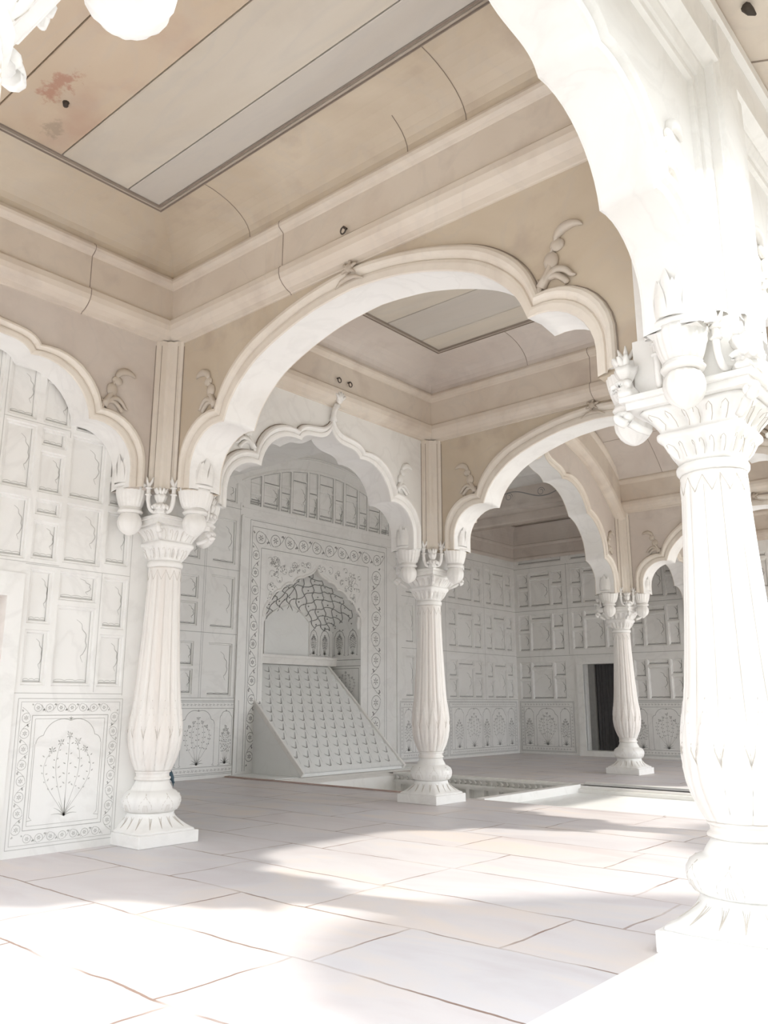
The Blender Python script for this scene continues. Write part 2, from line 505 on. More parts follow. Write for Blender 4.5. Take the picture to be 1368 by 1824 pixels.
    for sx in (-1, 1):
        for sy in (-1, 1):
            c = MB()
            pts = []
            for k in range(15):
                a = k / 14 * 4.4
                rr = .030 * (1 - k / 20)
                u = .232 + rr * cos(a - PI / 2); zz = 2.232 + rr * sin(a - PI / 2)
                pts.append((sx * u, sy * u, zz))
            c.tube(pts, [.022 * (1 - k / 24) for k in range(15)], 8)
            c.ball((sx * .226, sy * .226, 2.232), .024, 10)
            c.tube([(sx * .165, sy * .165, 2.16), (sx * .195, sy * .195, 2.18), (sx * .222, sy * .222, 2.205)], [.014, .018, .018], 8)
            c.build('corner_volute', 'white', cap_o, True)
    b = MB(); b.box(-.232, .232, -.232, .232, 2.262, 2.30); b.box(-.25, .25, -.25, .25, 2.298, 2.325)
    o = b.build('abacus', 'white', root); bv = o.modifiers.new('bevel', 'BEVEL'); bv.width = .004; bv.segments = 2
    # block above the abacus that carries arches and the clustered post
    b = MB(); b.box(-.20, .20, -.20, .20, 2.325, 2.60)
    b.build('springer_block', 'white', root)
    qd = [(.292, .13), (.292, .150), (.268, .158), (.262, .182), (.226, .194), (.214, .214), (.194, .226), (.182, .262), (.158, .268), (.150, .292), (.13, .292)]
    ring_ = []
    for k in range(4):
        c_, s_ = (1, 0, -1, 0)[k], (0, 1, 0, -1)[k]
        ring_ += [(x * c_ - y * s_, x * s_ + y * c_) for (x, y) in qd]
    b = MB(); b.grid([[(x, y, z) for (x, y) in ring_] for z in (2.52, 3.70)], True)
    nr_ = len(ring_); b.F.append(tuple(range(nr_))[::-1])
    b.build('corner_post', 'cream', root)
    e = MB()
    for k in range(4):
        c_, s_ = (1, 0, -1, 0)[k], (0, 1, 0, -1)[k]
        for (x, y) in ((.294, .142), (.142, .294), (.262, .176), (.176, .262)):
            e.tube([(x * c_ - y * s_, x * s_ + y * c_, 2.53), (x * c_ - y * s_, x * s_ + y * c_, 3.66)], .0035, 4)
    e.build('post_joint', 'joint', root)
    # leafy crown at each corner of the block
    for sx in (-1, 1):
        for sy in (-1, 1):
            c = MB()
            cx, cy = sx * .222, sy * .222
            c.lathe([(.035, 2.325), (.044, 2.34), (.026, 2.37), (.018, 2.395), (.026, 2.41), (.040, 2.44), (.046, 2.465), (.034, 2.47), (.03, 2.50)],
                    lambda r, z, th: r * (1 + .12 * cos(6 * th)), 24, (cx, cy, 0))
            for k in range(5):
                a = math.atan2(sy, sx) + (k - 2) * .62
                c.tube([(cx, cy, 2.335), (cx + .022 * cos(a), cy + .022 * sin(a), 2.372), (cx + .042 * cos(a), cy + .042 * sin(a), 2.385), (cx + .058 * cos(a), cy + .058 * sin(a), 2.372), (cx + .060 * cos(a), cy + .060 * sin(a), 2.355)], [.014, .019, .019, .015, .006], 8)
                c.tube([(cx, cy, 2.45), (cx + .035 * cos(a), cy + .035 * sin(a), 2.49), (cx + .05 * cos(a), cy + .05 * sin(a), 2.515)], [.013, .013, .008], 6)
            c.build('carved_flower_crown', 'white', root, True)
    return root

# ------------------------------------------------------------------ arches
def mirror(h, S):
    return h + [(S - x, z) for (x, z) in h[::-1][1:]]

def cusped_curves(S, tip_ext, tip_int, k=1.0):
    """multi-cusped pointed arch; S span between column axes"""
    m = S / 2
    ex = [(.335, 2.52), (.335, 2.70)] + arcpts((.335, 2.70), (.715, 3.04), .115, 9)[1:]
    ex += arcpts((.715, 3.04), (1.20, 3.36), .125, 10)[1:]
    ex += bez((1.20, 3.36), (1.29, 3.52), (m - .08, 3.36), (m, tip_ext), 14)[1:]
    it = [(.445, 2.50), (.445, 2.66)] + arcpts((.445, 2.66), (.80, 2.93), .105, 9)[1:]
    it += arcpts((.80, 2.93), (1.26, 3.27), .125, 10)[1:]
    it += bez((1.26, 3.27), (1.33, 3.42), (m - .10, 3.27), (m, tip_int), 14)[1:]
    return mirror(it, S), mirror(ex, S), [(.715, 3.04)]

def lobed_curves(S):
    m = S / 2
    ex = [(.335, 2.52), (.335, 2.68)] + arcpts((.335, 2.68), (.736, 3.047), .13, 9)[1:]
    ex += smoothc([(.736, 3.047), (.80, 3.20), (.92, 3.34), (1.105, 3.465), (1.38, 3.565), (1.65, 3.63), (1.88, 3.665), (m, 3.68)], 5)[1:]
    it = [(.445, 2.50), (.445, 2.64)] + arcpts((.445, 2.64), (.82, 2.93), .11, 9)[1:]
    it += smoothc([(.82, 2.93), (.885, 3.07), (1.00, 3.20), (1.17, 3.32), (1.42, 3.42), (1.68, 3.49), (1.90, 3.52), (m, 3.533)], 5)[1:]
    return mirror(it, S), mirror(ex, S), [(.736, 3.047)]

def central_curves(S):
    m = S / 2
    ex = [(.335, 2.52), (.335, 2.66)] + arcpts((.335, 2.66), (.63, 3.05), .10, 8)[1:]
    ex += arcpts((.63, 3.05), (1.08, 3.63), .14, 9)[1:]
    ex += arcpts((1.08, 3.63), (1.75, 4.0), .15, 10)[1:]
    ex += bez((1.75, 4.0), (1.86, 4.16), (m - .1, 4.05), (m, 4.30), 12)[1:]
    it = [(.445, 2.50), (.445, 2.62)] + arcpts((.445, 2.62), (.71, 2.96), .09, 8)[1:]
    it += arcpts((.71, 2.96), (1.16, 3.54), .14, 9)[1:]
    it += arcpts((1.16, 3.54), (1.82, 3.90), .14, 10)[1:]
    it += bez((1.82, 3.90), (1.90, 4.05), (m - .1, 3.95), (m, 4.17), 12)[1:]
    return mirror(it, S), mirror(ex, S), [(.63, 3.05)]

def pendant(parent, x, side, hw):
    """cup, ring and bud hanging where an arch foot ends; local x along the arch"""
    c = MB()
    yw = max(.8, hw / .105)
    def fl(r, z, th): return r * (1 + .028 * cos(20 * th))
    prof = [(.060, 2.372), (.078, 2.385), (.090, 2.42), (.100, 2.46), (.106, 2.50), (.107, 2.525)]
    c.lathe(prof, fl, 80)
    c.lathe([(.109, 2.525), (.119, 2.53), (.120, 2.545), (.112, 2.556)], None, 40)
    c.V = [(v[0] + x, v[1] * yw, v[2]) for v in c.V]
    o = c.build('fluted_cup', 'white', parent, True)
    l = MB()
    for row, (nn, h, r0) in enumerate(((10, .23, .120), (10, .17, .128))):
        for k in range(nn):
            a = 2 * PI * (k + .5 * row) / nn
            rows = []
            for i in range(8):
                t = i / 7
                w = .040 * (1 - t ** 2.8) * (1.0 if i < 7 else 0.02) + .0005
                rr = r0 + .006 * sin(PI * t)
                row_ = []
                for j in (-1, -.5, 0, .5, 1):
                    aa = a + j * w / r0
                    rj = rr + .006 * (1 - abs(j)) * (1 - t)
                    row_.append((x + rj * cos(aa), rj * sin(aa) * hw / .145, 2.55 + h * t))
                rows.append(row_)
            l.grid(rows)
    l.lathe([(.108, 2.55), (.108, 2.70)], None, 32, (x, 0, 0), cap=True)
    l.build('leaf_calyx', 'white', o, True)
    r = MB()
    r.lathe([(.055, 2.335), (.086, 2.338), (.094, 2.35), (.086, 2.36), (.080, 2.364), (.084, 2.372), (.074, 2.38)], None, 40, (x, 0, 0))
    r.build('pendant_ring', 'white', parent, True)
    b = MB()
    def bud(rr, z, th): return rr * (1 + .03 * cos(12 * th))
    b.lathe([(.058, 2.338), (.070, 2.325), (.083, 2.30), (.088, 2.27), (.083, 2.24), (.068, 2.212), (.046, 2.190), (.022, 2.176), (.004, 2.170)], bud, 56, (x, 0, 0))
    b.build('pendant_bud', 'white', parent, True)
    # curled stalk running from the arch moulding down to the column crown
    for sy in (-1, 1):
        s = MB()
        y = sy * (hw + .02)
        xx = x - side * .055
        s.tube(smoothc([(xx, y, 2.56), (xx, y, 2.50), (xx - side * .002, y, 2.42), (xx - side * .020, y * 1.05, 2.362), (xx - side * .05, y * 1.12, 2.345), (xx - side * .09, y * 1.2, 2.352)], 4), .0165, 8)
        s.lathe([(.021, -.006), (.027, 0), (.021, .006)], None, 16, (xx, y, 2.47))
        s.lathe([(.021, -.006), (.027, 0), (.021, .006)], None, 16, (xx, y, 2.52))
        for k in range(4):
            a = k * PI / 2 + .4
            s.tube([(xx, y, 2.53), (xx + .026 * cos(a), y + .026 * sin(a), 2.57), (xx + .036 * cos(a), y + .036 * sin(a), 2.60)], [.012, .011, .003], 5)
        s.build('curled_stalk', 'white', parent, True)

def flower_relief(parent, cx, cz, side, y, sy, mat='relief', name='flower_relief', big=1.0):
    """carved spray growing from a cusp: two buds, a curled leaf and a scroll"""
    f = MB(); s = side * big; g = big
    def pt(a, b, o=.012): return (cx + s * a, y + sy * o, cz + g * b)
    f.tube([pt(0, 0), pt(-.03, .05), pt(-.055, .10), pt(-.06, .14)], [.030, .024, .018, .014], 8)
    f.ball(pt(-.062, .135, .008), .044 * g, 12, (1, .55, 1.2))
    f.tube([pt(-.06, .16), pt(-.075, .20), pt(-.10, .225)], [.010, .009, .008], 7)
    f.ball(pt(-.10, .215, .006), .040 * g, 12, (1.1, .5, .9))
    arc = [pt(-.095 - .085 + .085 * cos(t), .235 + .075 * sin(t) * .9, .008) for t in [PI * k / 10 for k in range(9)]]
    f.tube(arc, [.014, .020, .026, .029, .029, .026, .020, .014, .004], 7)
    f.tube(smoothc([pt(-.01, .02), pt(-.05, .055), pt(-.10, .075), pt(-.145, .055), pt(-.175, .02), pt(-.20, .012)], 3), [.027, .026, .024, .023, .022, .022, .021, .020, .019, .018, .017, .015, .013, .010, .007, .003], 7)
    f.tube(smoothc([pt(-.03, .04), pt(-.085, .045), pt(-.13, .01), pt(-.155, -.02)], 3), [.018] * 9 + [.004], 6)
    f.tube([pt(.004, -.04), pt(.012, -.005), pt(.002, .03), pt(.02, .055)], [.014, .018, .012, .004], 7)
    return f.build(name, mat, parent, True)

def finial(parent, cx, cz, y, sy, big=1.0, mat='white'):
    f = MB(); g = big
    def o(z): return y + sy * (.025 + .075 * max(0, min(1, (z - 3.64) / .10)))
    def q(dx, dz, e=0): z = cz + dz * g; return (cx + dx * g, o(z) + sy * e, z)
    f.tube([q(0, -.10), q(0, -.05), q(0, 0), q(0, .06)], [.040 * g, .026 * g, .024 * g, .030 * g], 10)
    f.tube([q(-.034, .045), q(0, .045, .024), q(.034, .045)], .010, 6)
    f.ball(q(0, .11), .040 * g, 12, (1, .6, 1.4))
    for a in (-1.0, -.5, 0, .5, 1.0):
        dx, dz = sin(a), cos(a)
        f.tube([q(0, .08, .012), q(dx * .05, .09 + dz * .06, .02), q(dx * .095, .09 + dz * .10, .01)], [.016 * g, .018 * g, .004], 6)
    return f.build('leaf_finial', mat, parent, True)

def boss(parent, cx, cz, y, sy, mat='relief'):
    f = MB()
    f.ball((cx, y + sy * .012, cz + .03), .035, 12, (1, .7, 1))
    for a in range(6):
        t = a * PI / 3 + .3
        f.tube([(cx, y + sy * .012, cz + .03), (cx + .05 * cos(t), y + sy * .018, cz + .03 + .045 * sin(t)), (cx + .07 * cos(t), y + sy * .010, cz + .03 + .06 * sin(t))], [.012, .012, .003], 6)
    f.tube([(cx - .12, y + sy * .012, cz - .075), (cx - .06, y + sy * .018, cz - .045), (cx, y + sy * .02, cz - .035), (cx + .06, y + sy * .018, cz - .045), (cx + .12, y + sy * .012, cz - .075)], [.004, .013, .018, .013, .004], 8)
    return f.build('keystone_boss', mat, parent, True)

def make_arch(name, label, cat, S, curves, loc, rz, y0=-HW, y1=HW, top=3.80, mat='white', faces=(-1, 1), tip=None, bossed=False, group=None, soffit='white', pend=True, roll='cream', rel='relief'):
    """local x along the span, y through the thickness, from y0 to y1"""
    it, ex, cusps = curves
    root = thing(name, label, cat, loc, rz, group)
    n = len(it)
    # slab above the intrados
    poly = [(0.16, 2.50)] + it + [(S - 0.16, 2.50), (S - .16, top), (.16, top)]
    tri = tessellate_polygon([[Vector((p[0], 0, p[1])) for p in poly]])
    V = []; F = []
    for yy in (y0, y1):
        V += [(p[0], yy, p[1]) for p in poly]
    m = len(poly)
    for t in tri: F.append(tuple(t)); F.append(tuple(i + m for i in t[::-1]))
    for i in range(m):
        j = (i + 1) % m
        if i < 1 or i >= n: F.append((i, j, j + m, i + m))
    obj('spandrel', V, F, mat, root)
    # soffit, gently hollowed between sharp arrises
    b = MB()
    b.grid([[(p[0], yy, p[1] + d) for p in it] for (yy, d) in ((y0, 0), (y0 + .02, .004), ((y0 + y1) / 2, .018), (y1 - .02, .004), (y1, 0))])
    b.build('soffit', soffit, root, True)
    # archivolt band on each face
    prof = [(0, 0), (.03, .012), (.30, .018), (.42, .016), (.47, .006), (.52, .016), (.60, .030), (.72, .040), (.86, .038), (.96, .026), (1.0, .0)]
    for sy in faces:
        yy = y0 if sy < 0 else y1
        b = MB()
        rows = []
        for (u, h) in prof:
            rows.append([(it[i][0] * (1 - u) + ex[i][0] * u, yy + sy * h, it[i][1] * (1 - u) + ex[i][1] * u) for i in range(n)])
        b.grid(rows)
        b.build('archivolt_moulding', roll, root, False)
        e = MB()
        e.tube([(p[0], yy + sy * .002, p[1]) for p in ex], .0055, 5)
        e.build('incised_outline', 'joint', root, True)
        for (cx, cz) in cusps:
            flower_relief(root, cx - .01, cz + .02, 1, yy, sy, rel)
            flower_relief(root, S - cx + .01, cz + .02, -1, yy, sy, rel)
        if tip: finial(root, S / 2, tip + .05, yy, sy)
        if bossed: boss(root, S / 2, ex[n // 2][1] - .05, yy + sy * .03, sy)
    if pend:
        for side, x in ((1, .345), (-1, S - .345)):
            g = bpy.data.objects.new('pendant', None); COL.objects.link(g); g.parent = root
            g.location = (0, (y0 + y1) / 2, 0)
            pendant(g, x, side, (y1 - y0) / 2)
    return root

XU = PI / 2   # rotation turning local x onto world +y
# world -> arches along y: local (x,y) -> world (-y, x); face y0=-HW looks towards world +x
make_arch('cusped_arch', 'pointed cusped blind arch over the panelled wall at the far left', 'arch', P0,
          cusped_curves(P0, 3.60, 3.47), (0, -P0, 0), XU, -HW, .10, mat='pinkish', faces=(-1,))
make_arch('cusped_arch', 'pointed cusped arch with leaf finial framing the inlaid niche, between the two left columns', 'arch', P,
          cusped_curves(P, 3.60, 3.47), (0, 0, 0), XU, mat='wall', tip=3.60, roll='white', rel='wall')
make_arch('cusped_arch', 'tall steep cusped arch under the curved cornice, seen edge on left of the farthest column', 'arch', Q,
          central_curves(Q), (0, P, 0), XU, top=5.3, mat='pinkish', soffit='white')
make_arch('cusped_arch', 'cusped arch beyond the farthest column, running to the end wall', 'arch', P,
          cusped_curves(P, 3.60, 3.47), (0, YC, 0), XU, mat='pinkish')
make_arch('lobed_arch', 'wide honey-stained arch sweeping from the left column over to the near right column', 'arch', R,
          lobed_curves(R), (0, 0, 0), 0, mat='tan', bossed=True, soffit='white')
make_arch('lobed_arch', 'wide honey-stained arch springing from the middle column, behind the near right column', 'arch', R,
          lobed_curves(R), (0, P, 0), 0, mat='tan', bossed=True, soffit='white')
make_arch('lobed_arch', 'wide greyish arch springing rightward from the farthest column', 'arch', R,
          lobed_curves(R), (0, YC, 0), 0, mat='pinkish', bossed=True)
make_arch('lobed_arch', 'near arch at the top left, showing only its bright springing', 'arch', R,
          lobed_curves(R), (0, -P0, 0), 0, mat='pinkish')
# facade: outer face at x = FX1
def fac(name, label, S, curves, y, top, tip=None):
    return make_arch(name, label, 'arch', S, curves, (0, y, 0), XU, -FX1, -FX0, top=top, mat='white', faces=(-1, 1), tip=tip, roll='white', soffit='white', rel='white')
fac('cusped_arch', 'huge sunlit cusped arch rising out of the top right over the near column', P0, cusped_curves(P0, 3.60, 3.47), -P0, 4.35)
fac('cusped_arch', 'sunlit outer cusped arch right of the near column, mostly outside the picture', P, cusped_curves(P, 3.60, 3.47), 0, 4.35)
fac('cusped_arch', 'tall outer arch of the middle bay, hidden to the right of the near column', Q, central_curves(Q), P, 5.3)
fac('cusped_arch', 'outer arch of the farthest bay, hidden to the right of the near column', P, cusped_curves(P, 3.60, 3.47), YC, 4.35)

# ------------------------------------------------------------------ columns
colA = build_column()
colA['label'] = 'fluted white marble column at left, standing against the panelled wall'
colB = dup(colA, (0, P, 0), 0, 'fluted marble column in the middle, on the brink of the sunken basin beside the chute')
colC = dup(colA, (0, YC, 0), 0, 'farthest fluted marble column, standing before the dark doorway')
big = (1.18, 1.18, 1.0)
colD = dup(colA, (R, .03, 0), 0, 'nearest, largest marble column at the right edge, bright with sun', scale=big)
colE = dup(colA, (R, -P0, 0), 0, 'column at the top left corner, only its capital showing', scale=big)
colF = dup(colA, (R, P, 0), 0, 'outer column beyond the right edge, second along the facade', scale=big)
colG = dup(colA, (R, YC, 0), 0, 'outer column beyond the right edge, third along the facade', scale=big)
for c in (colD, colE, colF, colG):
    for ch in list(c.children):
        if ch.name.startswith('corner_post') or ch.name.startswith('post_joint'):
            bpy.data.objects.remove(ch)
    b = MB(); b.box(-.19, .20, -.17, .17, 2.5, 4.3); b.build('corner_post', 'white', c)

# ------------------------------------------------------------------ ceiling cornices and coves
PROF = [(0, 3.69), (.010, 3.692), (.014, 3.700), (.03, 3.705), (.05, 3.712), (.085, 3.735), (.112, 3.765), (.124, 3.80), (.124, 3.840), (.112, 3.855), (.095, 3.862), (.094, 3.87),
        (.092, 4.11), (.098, 4.118), (.112, 4.126), (.134, 4.145), (.140, 4.165), (.134, 4.185), (.115, 4.197), (.112, 4.205)]
def cove(h0, h1, m0, m1, n=9):
    return [(m0 + (m1 - m0) * (1 - cos(PI / 2 * k / n)), h0 + (h1 - h0) * sin(PI / 2 * k / n)) for k in range(1, n + 1)]

def ring_trim(name, x0, x1, y0, y1, prof, mat, top_z=None):
    b = MB(); rows = []
    for (m, z) in prof:
        rows.append([(x0 + m, y0 + m, z), (x1 - m, y0 + m, z), (x1 - m, y1 - m, z), (x0 + m, y1 - m, z)])
    b.grid(rows, True)
    return struct(b.build(name, mat))

def bay(idx, x0, x1, y0, y1, zc, m1, mats, joints, prof=PROF, mat='cornice', axis='x', cmat='tan'):
    ring_trim('trim_%d' % idx, x0, x1, y0, y1, prof, mat)
    cv = [prof[-1]] + cove(prof[-1][1], zc, prof[-1][0], m1)
    ring_trim('trim_%d' % (idx + 1), x0, x1, y0, y1, cv, cmat)
    # groove moulding round the slabs
    g = [(m1, zc), (m1 + .004, zc + .010), (m1 + .010, zc + .010), (m1 + .014, zc - .008), (m1 + .030, zc - .010), (m1 + .034, zc + .010), (m1 + .052, zc + .03)]
    ring_trim('trim_%d' % (idx + 2), x0, x1, y0, y1, g, 'slab_j')
    xa, xb, ya, yb = x0 + m1 + .044, x1 - m1 - .044, y0 + m1 + .044, y1 - m1 - .044
    for mm in (m1 - .002, m1 + .040):
        ring_trim('trim_%d' % (idx + 80), x0, x1, y0, y1, [(mm, zc - .006), (mm + .002, zc - .012), (mm + .006, zc - .012), (mm + .008, zc - .002)], 'joint')
    js = [ya] + joints + [yb]
    for k in range(len(js) - 1):
        b = MB(); b.box(xa, xb, js[k] + .0045, js[k + 1] - .0045, zc + .004, zc + .06)
        o = b.build('ceiling', mats[k % len(mats)])
        struct(o)
        bvm = o.modifiers.new('bevel', 'BEVEL'); bvm.width = .004; bvm.segments = 1
    b = MB(); b.box(x0, x1, y0, y1, zc + .058, zc + .09); struct(b.build('ceiling', 'joint'))

bay(1, HW, FX0, -P0 + HW, -HW, 4.42, .53, ['slab_a', 'slab_a', 'slab_a', 'slab_b', 'slab_c'], [-2.42, -1.935, -1.455, -.965], cmat='tan')
bay(4, HW, FX0, HW, P - HW, 4.42, .53, ['slab_b', 'slab_c', 'slab_b', 'slab_c'], [.85, 1.42, 1.79, 2.30], mat='cornice', cmat='pinkish')
bay(7, HW, FX0, YC + HW, YE, 4.42, .53, ['slab_c', 'slab_b'], [8.9, 9.5, 10.1], cmat='pinkish')
jb = MB()
def pj(side, pos, y0, x0=HW, prof=PROF, sl=0.0):
    # open joint in the cornice stones; side 'y' runs across the cornice above a wide arch, 'x' above a cusped one
    for i in range(len(prof) - 1):
        (m, z), (m2, z2) = prof[i], prof[i + 1]
        p = pos + sl * (z - 3.6); q = pos + sl * (z2 - 3.6)
        if side == 'y': jb.tube([(p, y0 - m - .001, z - .001), (q, y0 - m2 - .001, z2 - .001)], .0032, 4)
        else: jb.tube([(x0 + m + .001, p, z - .001), (x0 + m2 + .001, q, z2 - .001)], .0032, 4)
CV = [PROF[-1]] + cove(PROF[-1][1], 4.42, PROF[-1][0], .53)
pj('y', 1.50, -HW); pj('y', 1.17, -HW, prof=CV); pj('y', 2.62, -HW, prof=CV[:6]); pj('y', 3.05, -HW, prof=CV); pj('x', -.93, 0); pj('y', 2.1, P - HW); pj('y', 1.45, P - HW, prof=CV)
struct(jb.build('trim_90', 'joint'))
# rooms behind the arcade
bay(10, XB, -HW, YC + HW, YE, 4.55, .20, ['slab_c', 'slab_b'], [8.55, 9.05, 9.6, 10.15, 10.7], prof=[(0, 3.85), (.02, 3.87), (.035, 3.90), (.02, 3.93), (.02, 4.12), (.05, 4.14), (.06, 4.17), (.04, 4.19)], mat='pinkish', cmat='pinkish')
b = MB(); b.box(XB, -HW, -HW, P - .02, 3.98, 4.1); struct(b.build('ceiling', 'white'))

# middle bay: curved vault and arched cornice
def arc_at(c, Rr, y): return c + math.sqrt(max(0, Rr * Rr - (y - YM) ** 2))
def vault(name, x0, x1, c, Rr, half, mat):
    b = MB(); rows = []
    n = 40
    for k in range(n + 1):
        y = YM - half + 2 * half * k / n
        rows.append([(x0, y, arc_at(c, Rr, y)), (x1, y, arc_at(c, Rr, y))])
    b.grid(rows)
    return struct(b.build(name, mat, None, True))
vault('ceiling', HW, FX0, 2.34, 2.74, 2.10, 'pinkish')
b = MB()
yy_ = [P - .02 + (YM + 1.61 - P + .02) * i / 30 for i in range(31)]
b.grid([[(XB, y, 4.80 - .153 * (y - YM) ** 2), (-HW, y, 4.80 - .153 * (y - YM) ** 2)] for y in yy_] + [[(XB, YC, 4.403), (-HW, YC, 4.403)]])
struct(b.build('ceiling', 'white'))
# straight cornices along the two sides of the middle bay
for k, (yy, s) in enumerate(((P + HW, 1), (YC - HW, -1))):
    b = MB(); b.grid([[(HW, yy + s * m, z), (FX0, yy + s * m, z)] for (m, z) in PROF]); struct(b.build('trim_%d' % (20 + k), 'cornice'))
# curved cornice over the tall arches
for k, (xx, s) in enumerate(((HW, 1), (FX0, -1))):
    b = MB(); rows = []
    for (m, z) in PROF[:-1] + [(.10, 4.21), (.10, 4.32)]:
        rr = 2.67 + (z - 3.66)
        rows.append([(xx + s * m, YM + rr * sin(a), 1.80 + rr * cos(a)) for a in [(-.86 + 1.72 * i / 48) for i in range(49)]])
    b.grid(rows); struct(b.build('trim_%d' % (22 + k), 'cornice', None, False))
# vault joints
b = MB()
for x in (.9, 1.7, 2.5, 3.3):
    b.tube([(x, YM - 2.05 + 4.1 * i / 30, arc_at(2.34, 2.74, YM - 2.05 + 4.1 * i / 30) - .001) for i in range(31)], .004, 4)
for yo in (-1.5, -.9, -.3, .3, .9, 1.5):
    b.tube([(HW, YM + yo, arc_at(2.34, 2.74, YM + yo)), (FX0, YM + yo, arc_at(2.34, 2.74, YM + yo))], .004, 4)
struct(b.build('trim_24', 'joint'))

# carved frieze beams across the back room
def ribbon(b, pts, w, nrm=None):
    pts = [Vector(p) for p in pts]
    nrm = Vector(nrm) if nrm is not None else Vector((1, 0, 0))
    rows = []
    for i, p in enumerate(pts):
        t = pts[min(i + 1, len(pts) - 1)] - pts[max(i - 1, 0)]
        if t.length < 1e-9: t = Vector((0, 0, 1))
        t.normalize(); s = nrm.cross(t); s.normalize()
        ww = (w(i / max(1, len(pts) - 1)) if callable(w) else w) / 2
        rows.append([p + s * ww, p - s * ww])
    b.grid(rows)

for yy, lab in ((YC, 'marble beam with a carved vine frieze crossing the back room behind the farthest column'),):
    t = thing('ceiling_beam', lab, 'beam', (-2.0, yy, 4.05))
    b = MB(); b.box(XB + 2.0, 2.0 - HW, -HW, HW, .02, .55); b.build('beam_body', 'pinkish' if yy > 5 else 'white', t)
    b = MB(); b.box(XB + 2.0, 2.0 - HW, -HW - .03, HW + .03, 0, .06); b.box(XB + 2.0, 2.0 - HW, -HW - .02, HW + .02, .38, .42); b.build('beam_moulding', 'pinkish' if yy > 5 else 'white', t)
    if yy > 5:
        v = MB(); y = -HW - .004
        pts = []
        for i in range(120):
            x = XB + 2.05 + (2.0 - HW - XB - 2.1) * i / 119
            pts.append((x, y, .22 + .075 * sin(x * 5.2)))
        ribbon(v, pts, .016, (0, 1, 0))
        for k in range(7):
            cx = XB + 2.3 + k * .60
            ribbon(v, [(cx + .07 * cos(a * .35) * (1 - a / 40), y, .22 + .07 * sin(a * .35) * (1 - a / 40)) for a in range(24)], .010, (0, 1, 0))
        v.build('vine_carving', 'inlay', t)

# ------------------------------------------------------------------ panelled walls
def panel_wall(b, to3, rects, A0, A1, Z0, Z1, depth=.026, slope=.018, voids=()):
    """front plane with rectangular recesses; to3(a, z, d) maps to world; voids are left open"""
    xs = sorted(set([A0, A1] + [v for r in list(rects) + list(voids) for v in (max(A0, min(A1, r[0])), max(A0, min(A1, r[1])))]))
    zs = sorted(set([Z0, Z1] + [v for r in list(rects) + list(voids) for v in (max(Z0, min(Z1, r[2])), max(Z0, min(Z1, r[3])))]))
    for i in range(len(xs) - 1):
        if xs[i + 1] - xs[i] < 1e-6: continue
        for j in range(len(zs) - 1):
            if zs[j + 1] - zs[j] < 1e-6: continue
            cx, cz = (xs[i] + xs[i + 1]) / 2, (zs[j] + zs[j + 1]) / 2
            if any(r[0] < cx < r[1] and r[2] < cz < r[3] for r in list(rects) + list(voids)): continue
            b.quad(to3(xs[i], zs[j], 0), to3(xs[i + 1], zs[j], 0), to3(xs[i + 1], zs[j + 1], 0), to3(xs[i], zs[j + 1], 0))
    for (a0, a1, z0, z1) in rects:
        s = min(slope, (a1 - a0) * .2, (z1 - z0) * .2)
        o = [to3(a0, z0, 0), to3(a1, z0, 0), to3(a1, z1, 0), to3(a0, z1, 0)]
        c = [to3(a0 + s * .4, z0 + s * .4, -depth * .5), to3(a1 - s * .4, z0 + s * .4, -depth * .5), to3(a1 - s * .4, z1 - s * .4, -depth * .5), to3(a0 + s * .4, z1 - s * .4, -depth * .5)]
        e = [to3(a0 + s, z0 + s, -depth * .5), to3(a1 - s, z0 + s, -depth * .5), to3(a1 - s, z1 - s, -depth * .5), to3(a0 + s, z1 - s, -depth * .5)]
        n = [to3(a0 + s * 1.4, z0 + s * 1.4, -depth), to3(a1 - s * 1.4, z0 + s * 1.4, -depth), to3(a1 - s * 1.4, z1 - s * 1.4, -depth), to3(a0 + s * 1.4, z1 - s * 1.4, -depth)]
        V = o + c + e + n
        F = []
        for r in range(3):
            for k in range(4):
                F.append((r * 4 + k, r * 4 + (k + 1) % 4, (r + 1) * 4 + (k + 1) % 4, (r + 1) * 4 + k))
        F.append((12, 13, 14, 15))
        b.add(V, F)

def half_arch_line(b, to3, nrm, a0, a1, z0, z1, d=-.0245, w=.005, full=False):
    """the broken cusped outline carved into each little blind niche"""
    ww = a1 - a0; hh = z1 - z0
    s_ = min(.018, ww * .2, hh * .2) * 1.4
    ribbon(b, [to3(a0 + s_, z0 + s_ + .004, d), to3(a1 - s_, z0 + s_ + .004, d)], w * 1.6, nrm)
    ribbon(b, [to3(a1 - s_ - .002, z0 + s_, d), to3(a1 - s_ - .002, z1 - s_, d)], w * .8, nrm)
    if ww > .14:
        zz = z0 + s_ + .012
        ribbon(b, [to3(a0 + s_ + (ww - 2 * s_) * t, zz + .008 * (abs(sin(t * 9.4)) ** .5), d) for t in [i / 12 for i in range(13)]], lambda t: w * .7, nrm)
    if ww < .1 or hh < .14: return
    m = (a0 + a1) / 2
    pw = ww * .36
    ztop = z1 - hh * .16
    zs = max(z0 + hh * .30, ztop - ww * 1.5)
    pts = [(m + pw * .15, ztop), (m + pw * .55, ztop - (ztop - zs) * .10), (m + pw * .62, ztop - (ztop - zs) * .22), (m + pw * .92, ztop - (ztop - zs) * .34),
           (m + pw * .90, ztop - (ztop - zs) * .50), (m + pw * 1.0, ztop - (ztop - zs) * .62), (m + pw * .78, ztop - (ztop - zs) * .80), (m + pw * .62, ztop - (ztop - zs) * .86), (m + pw * .80, zs)]
    sm = smoothc(pts, 3)
    ribbon(b, [to3(p[0], p[1], d) for p in sm], lambda t: w * (.5 + .9 * sin(PI * t)), nrm)
    if full:
        ribbon(b, [to3(2 * m - p[0], p[1], d) for p in sm], lambda t: w * .6, nrm)

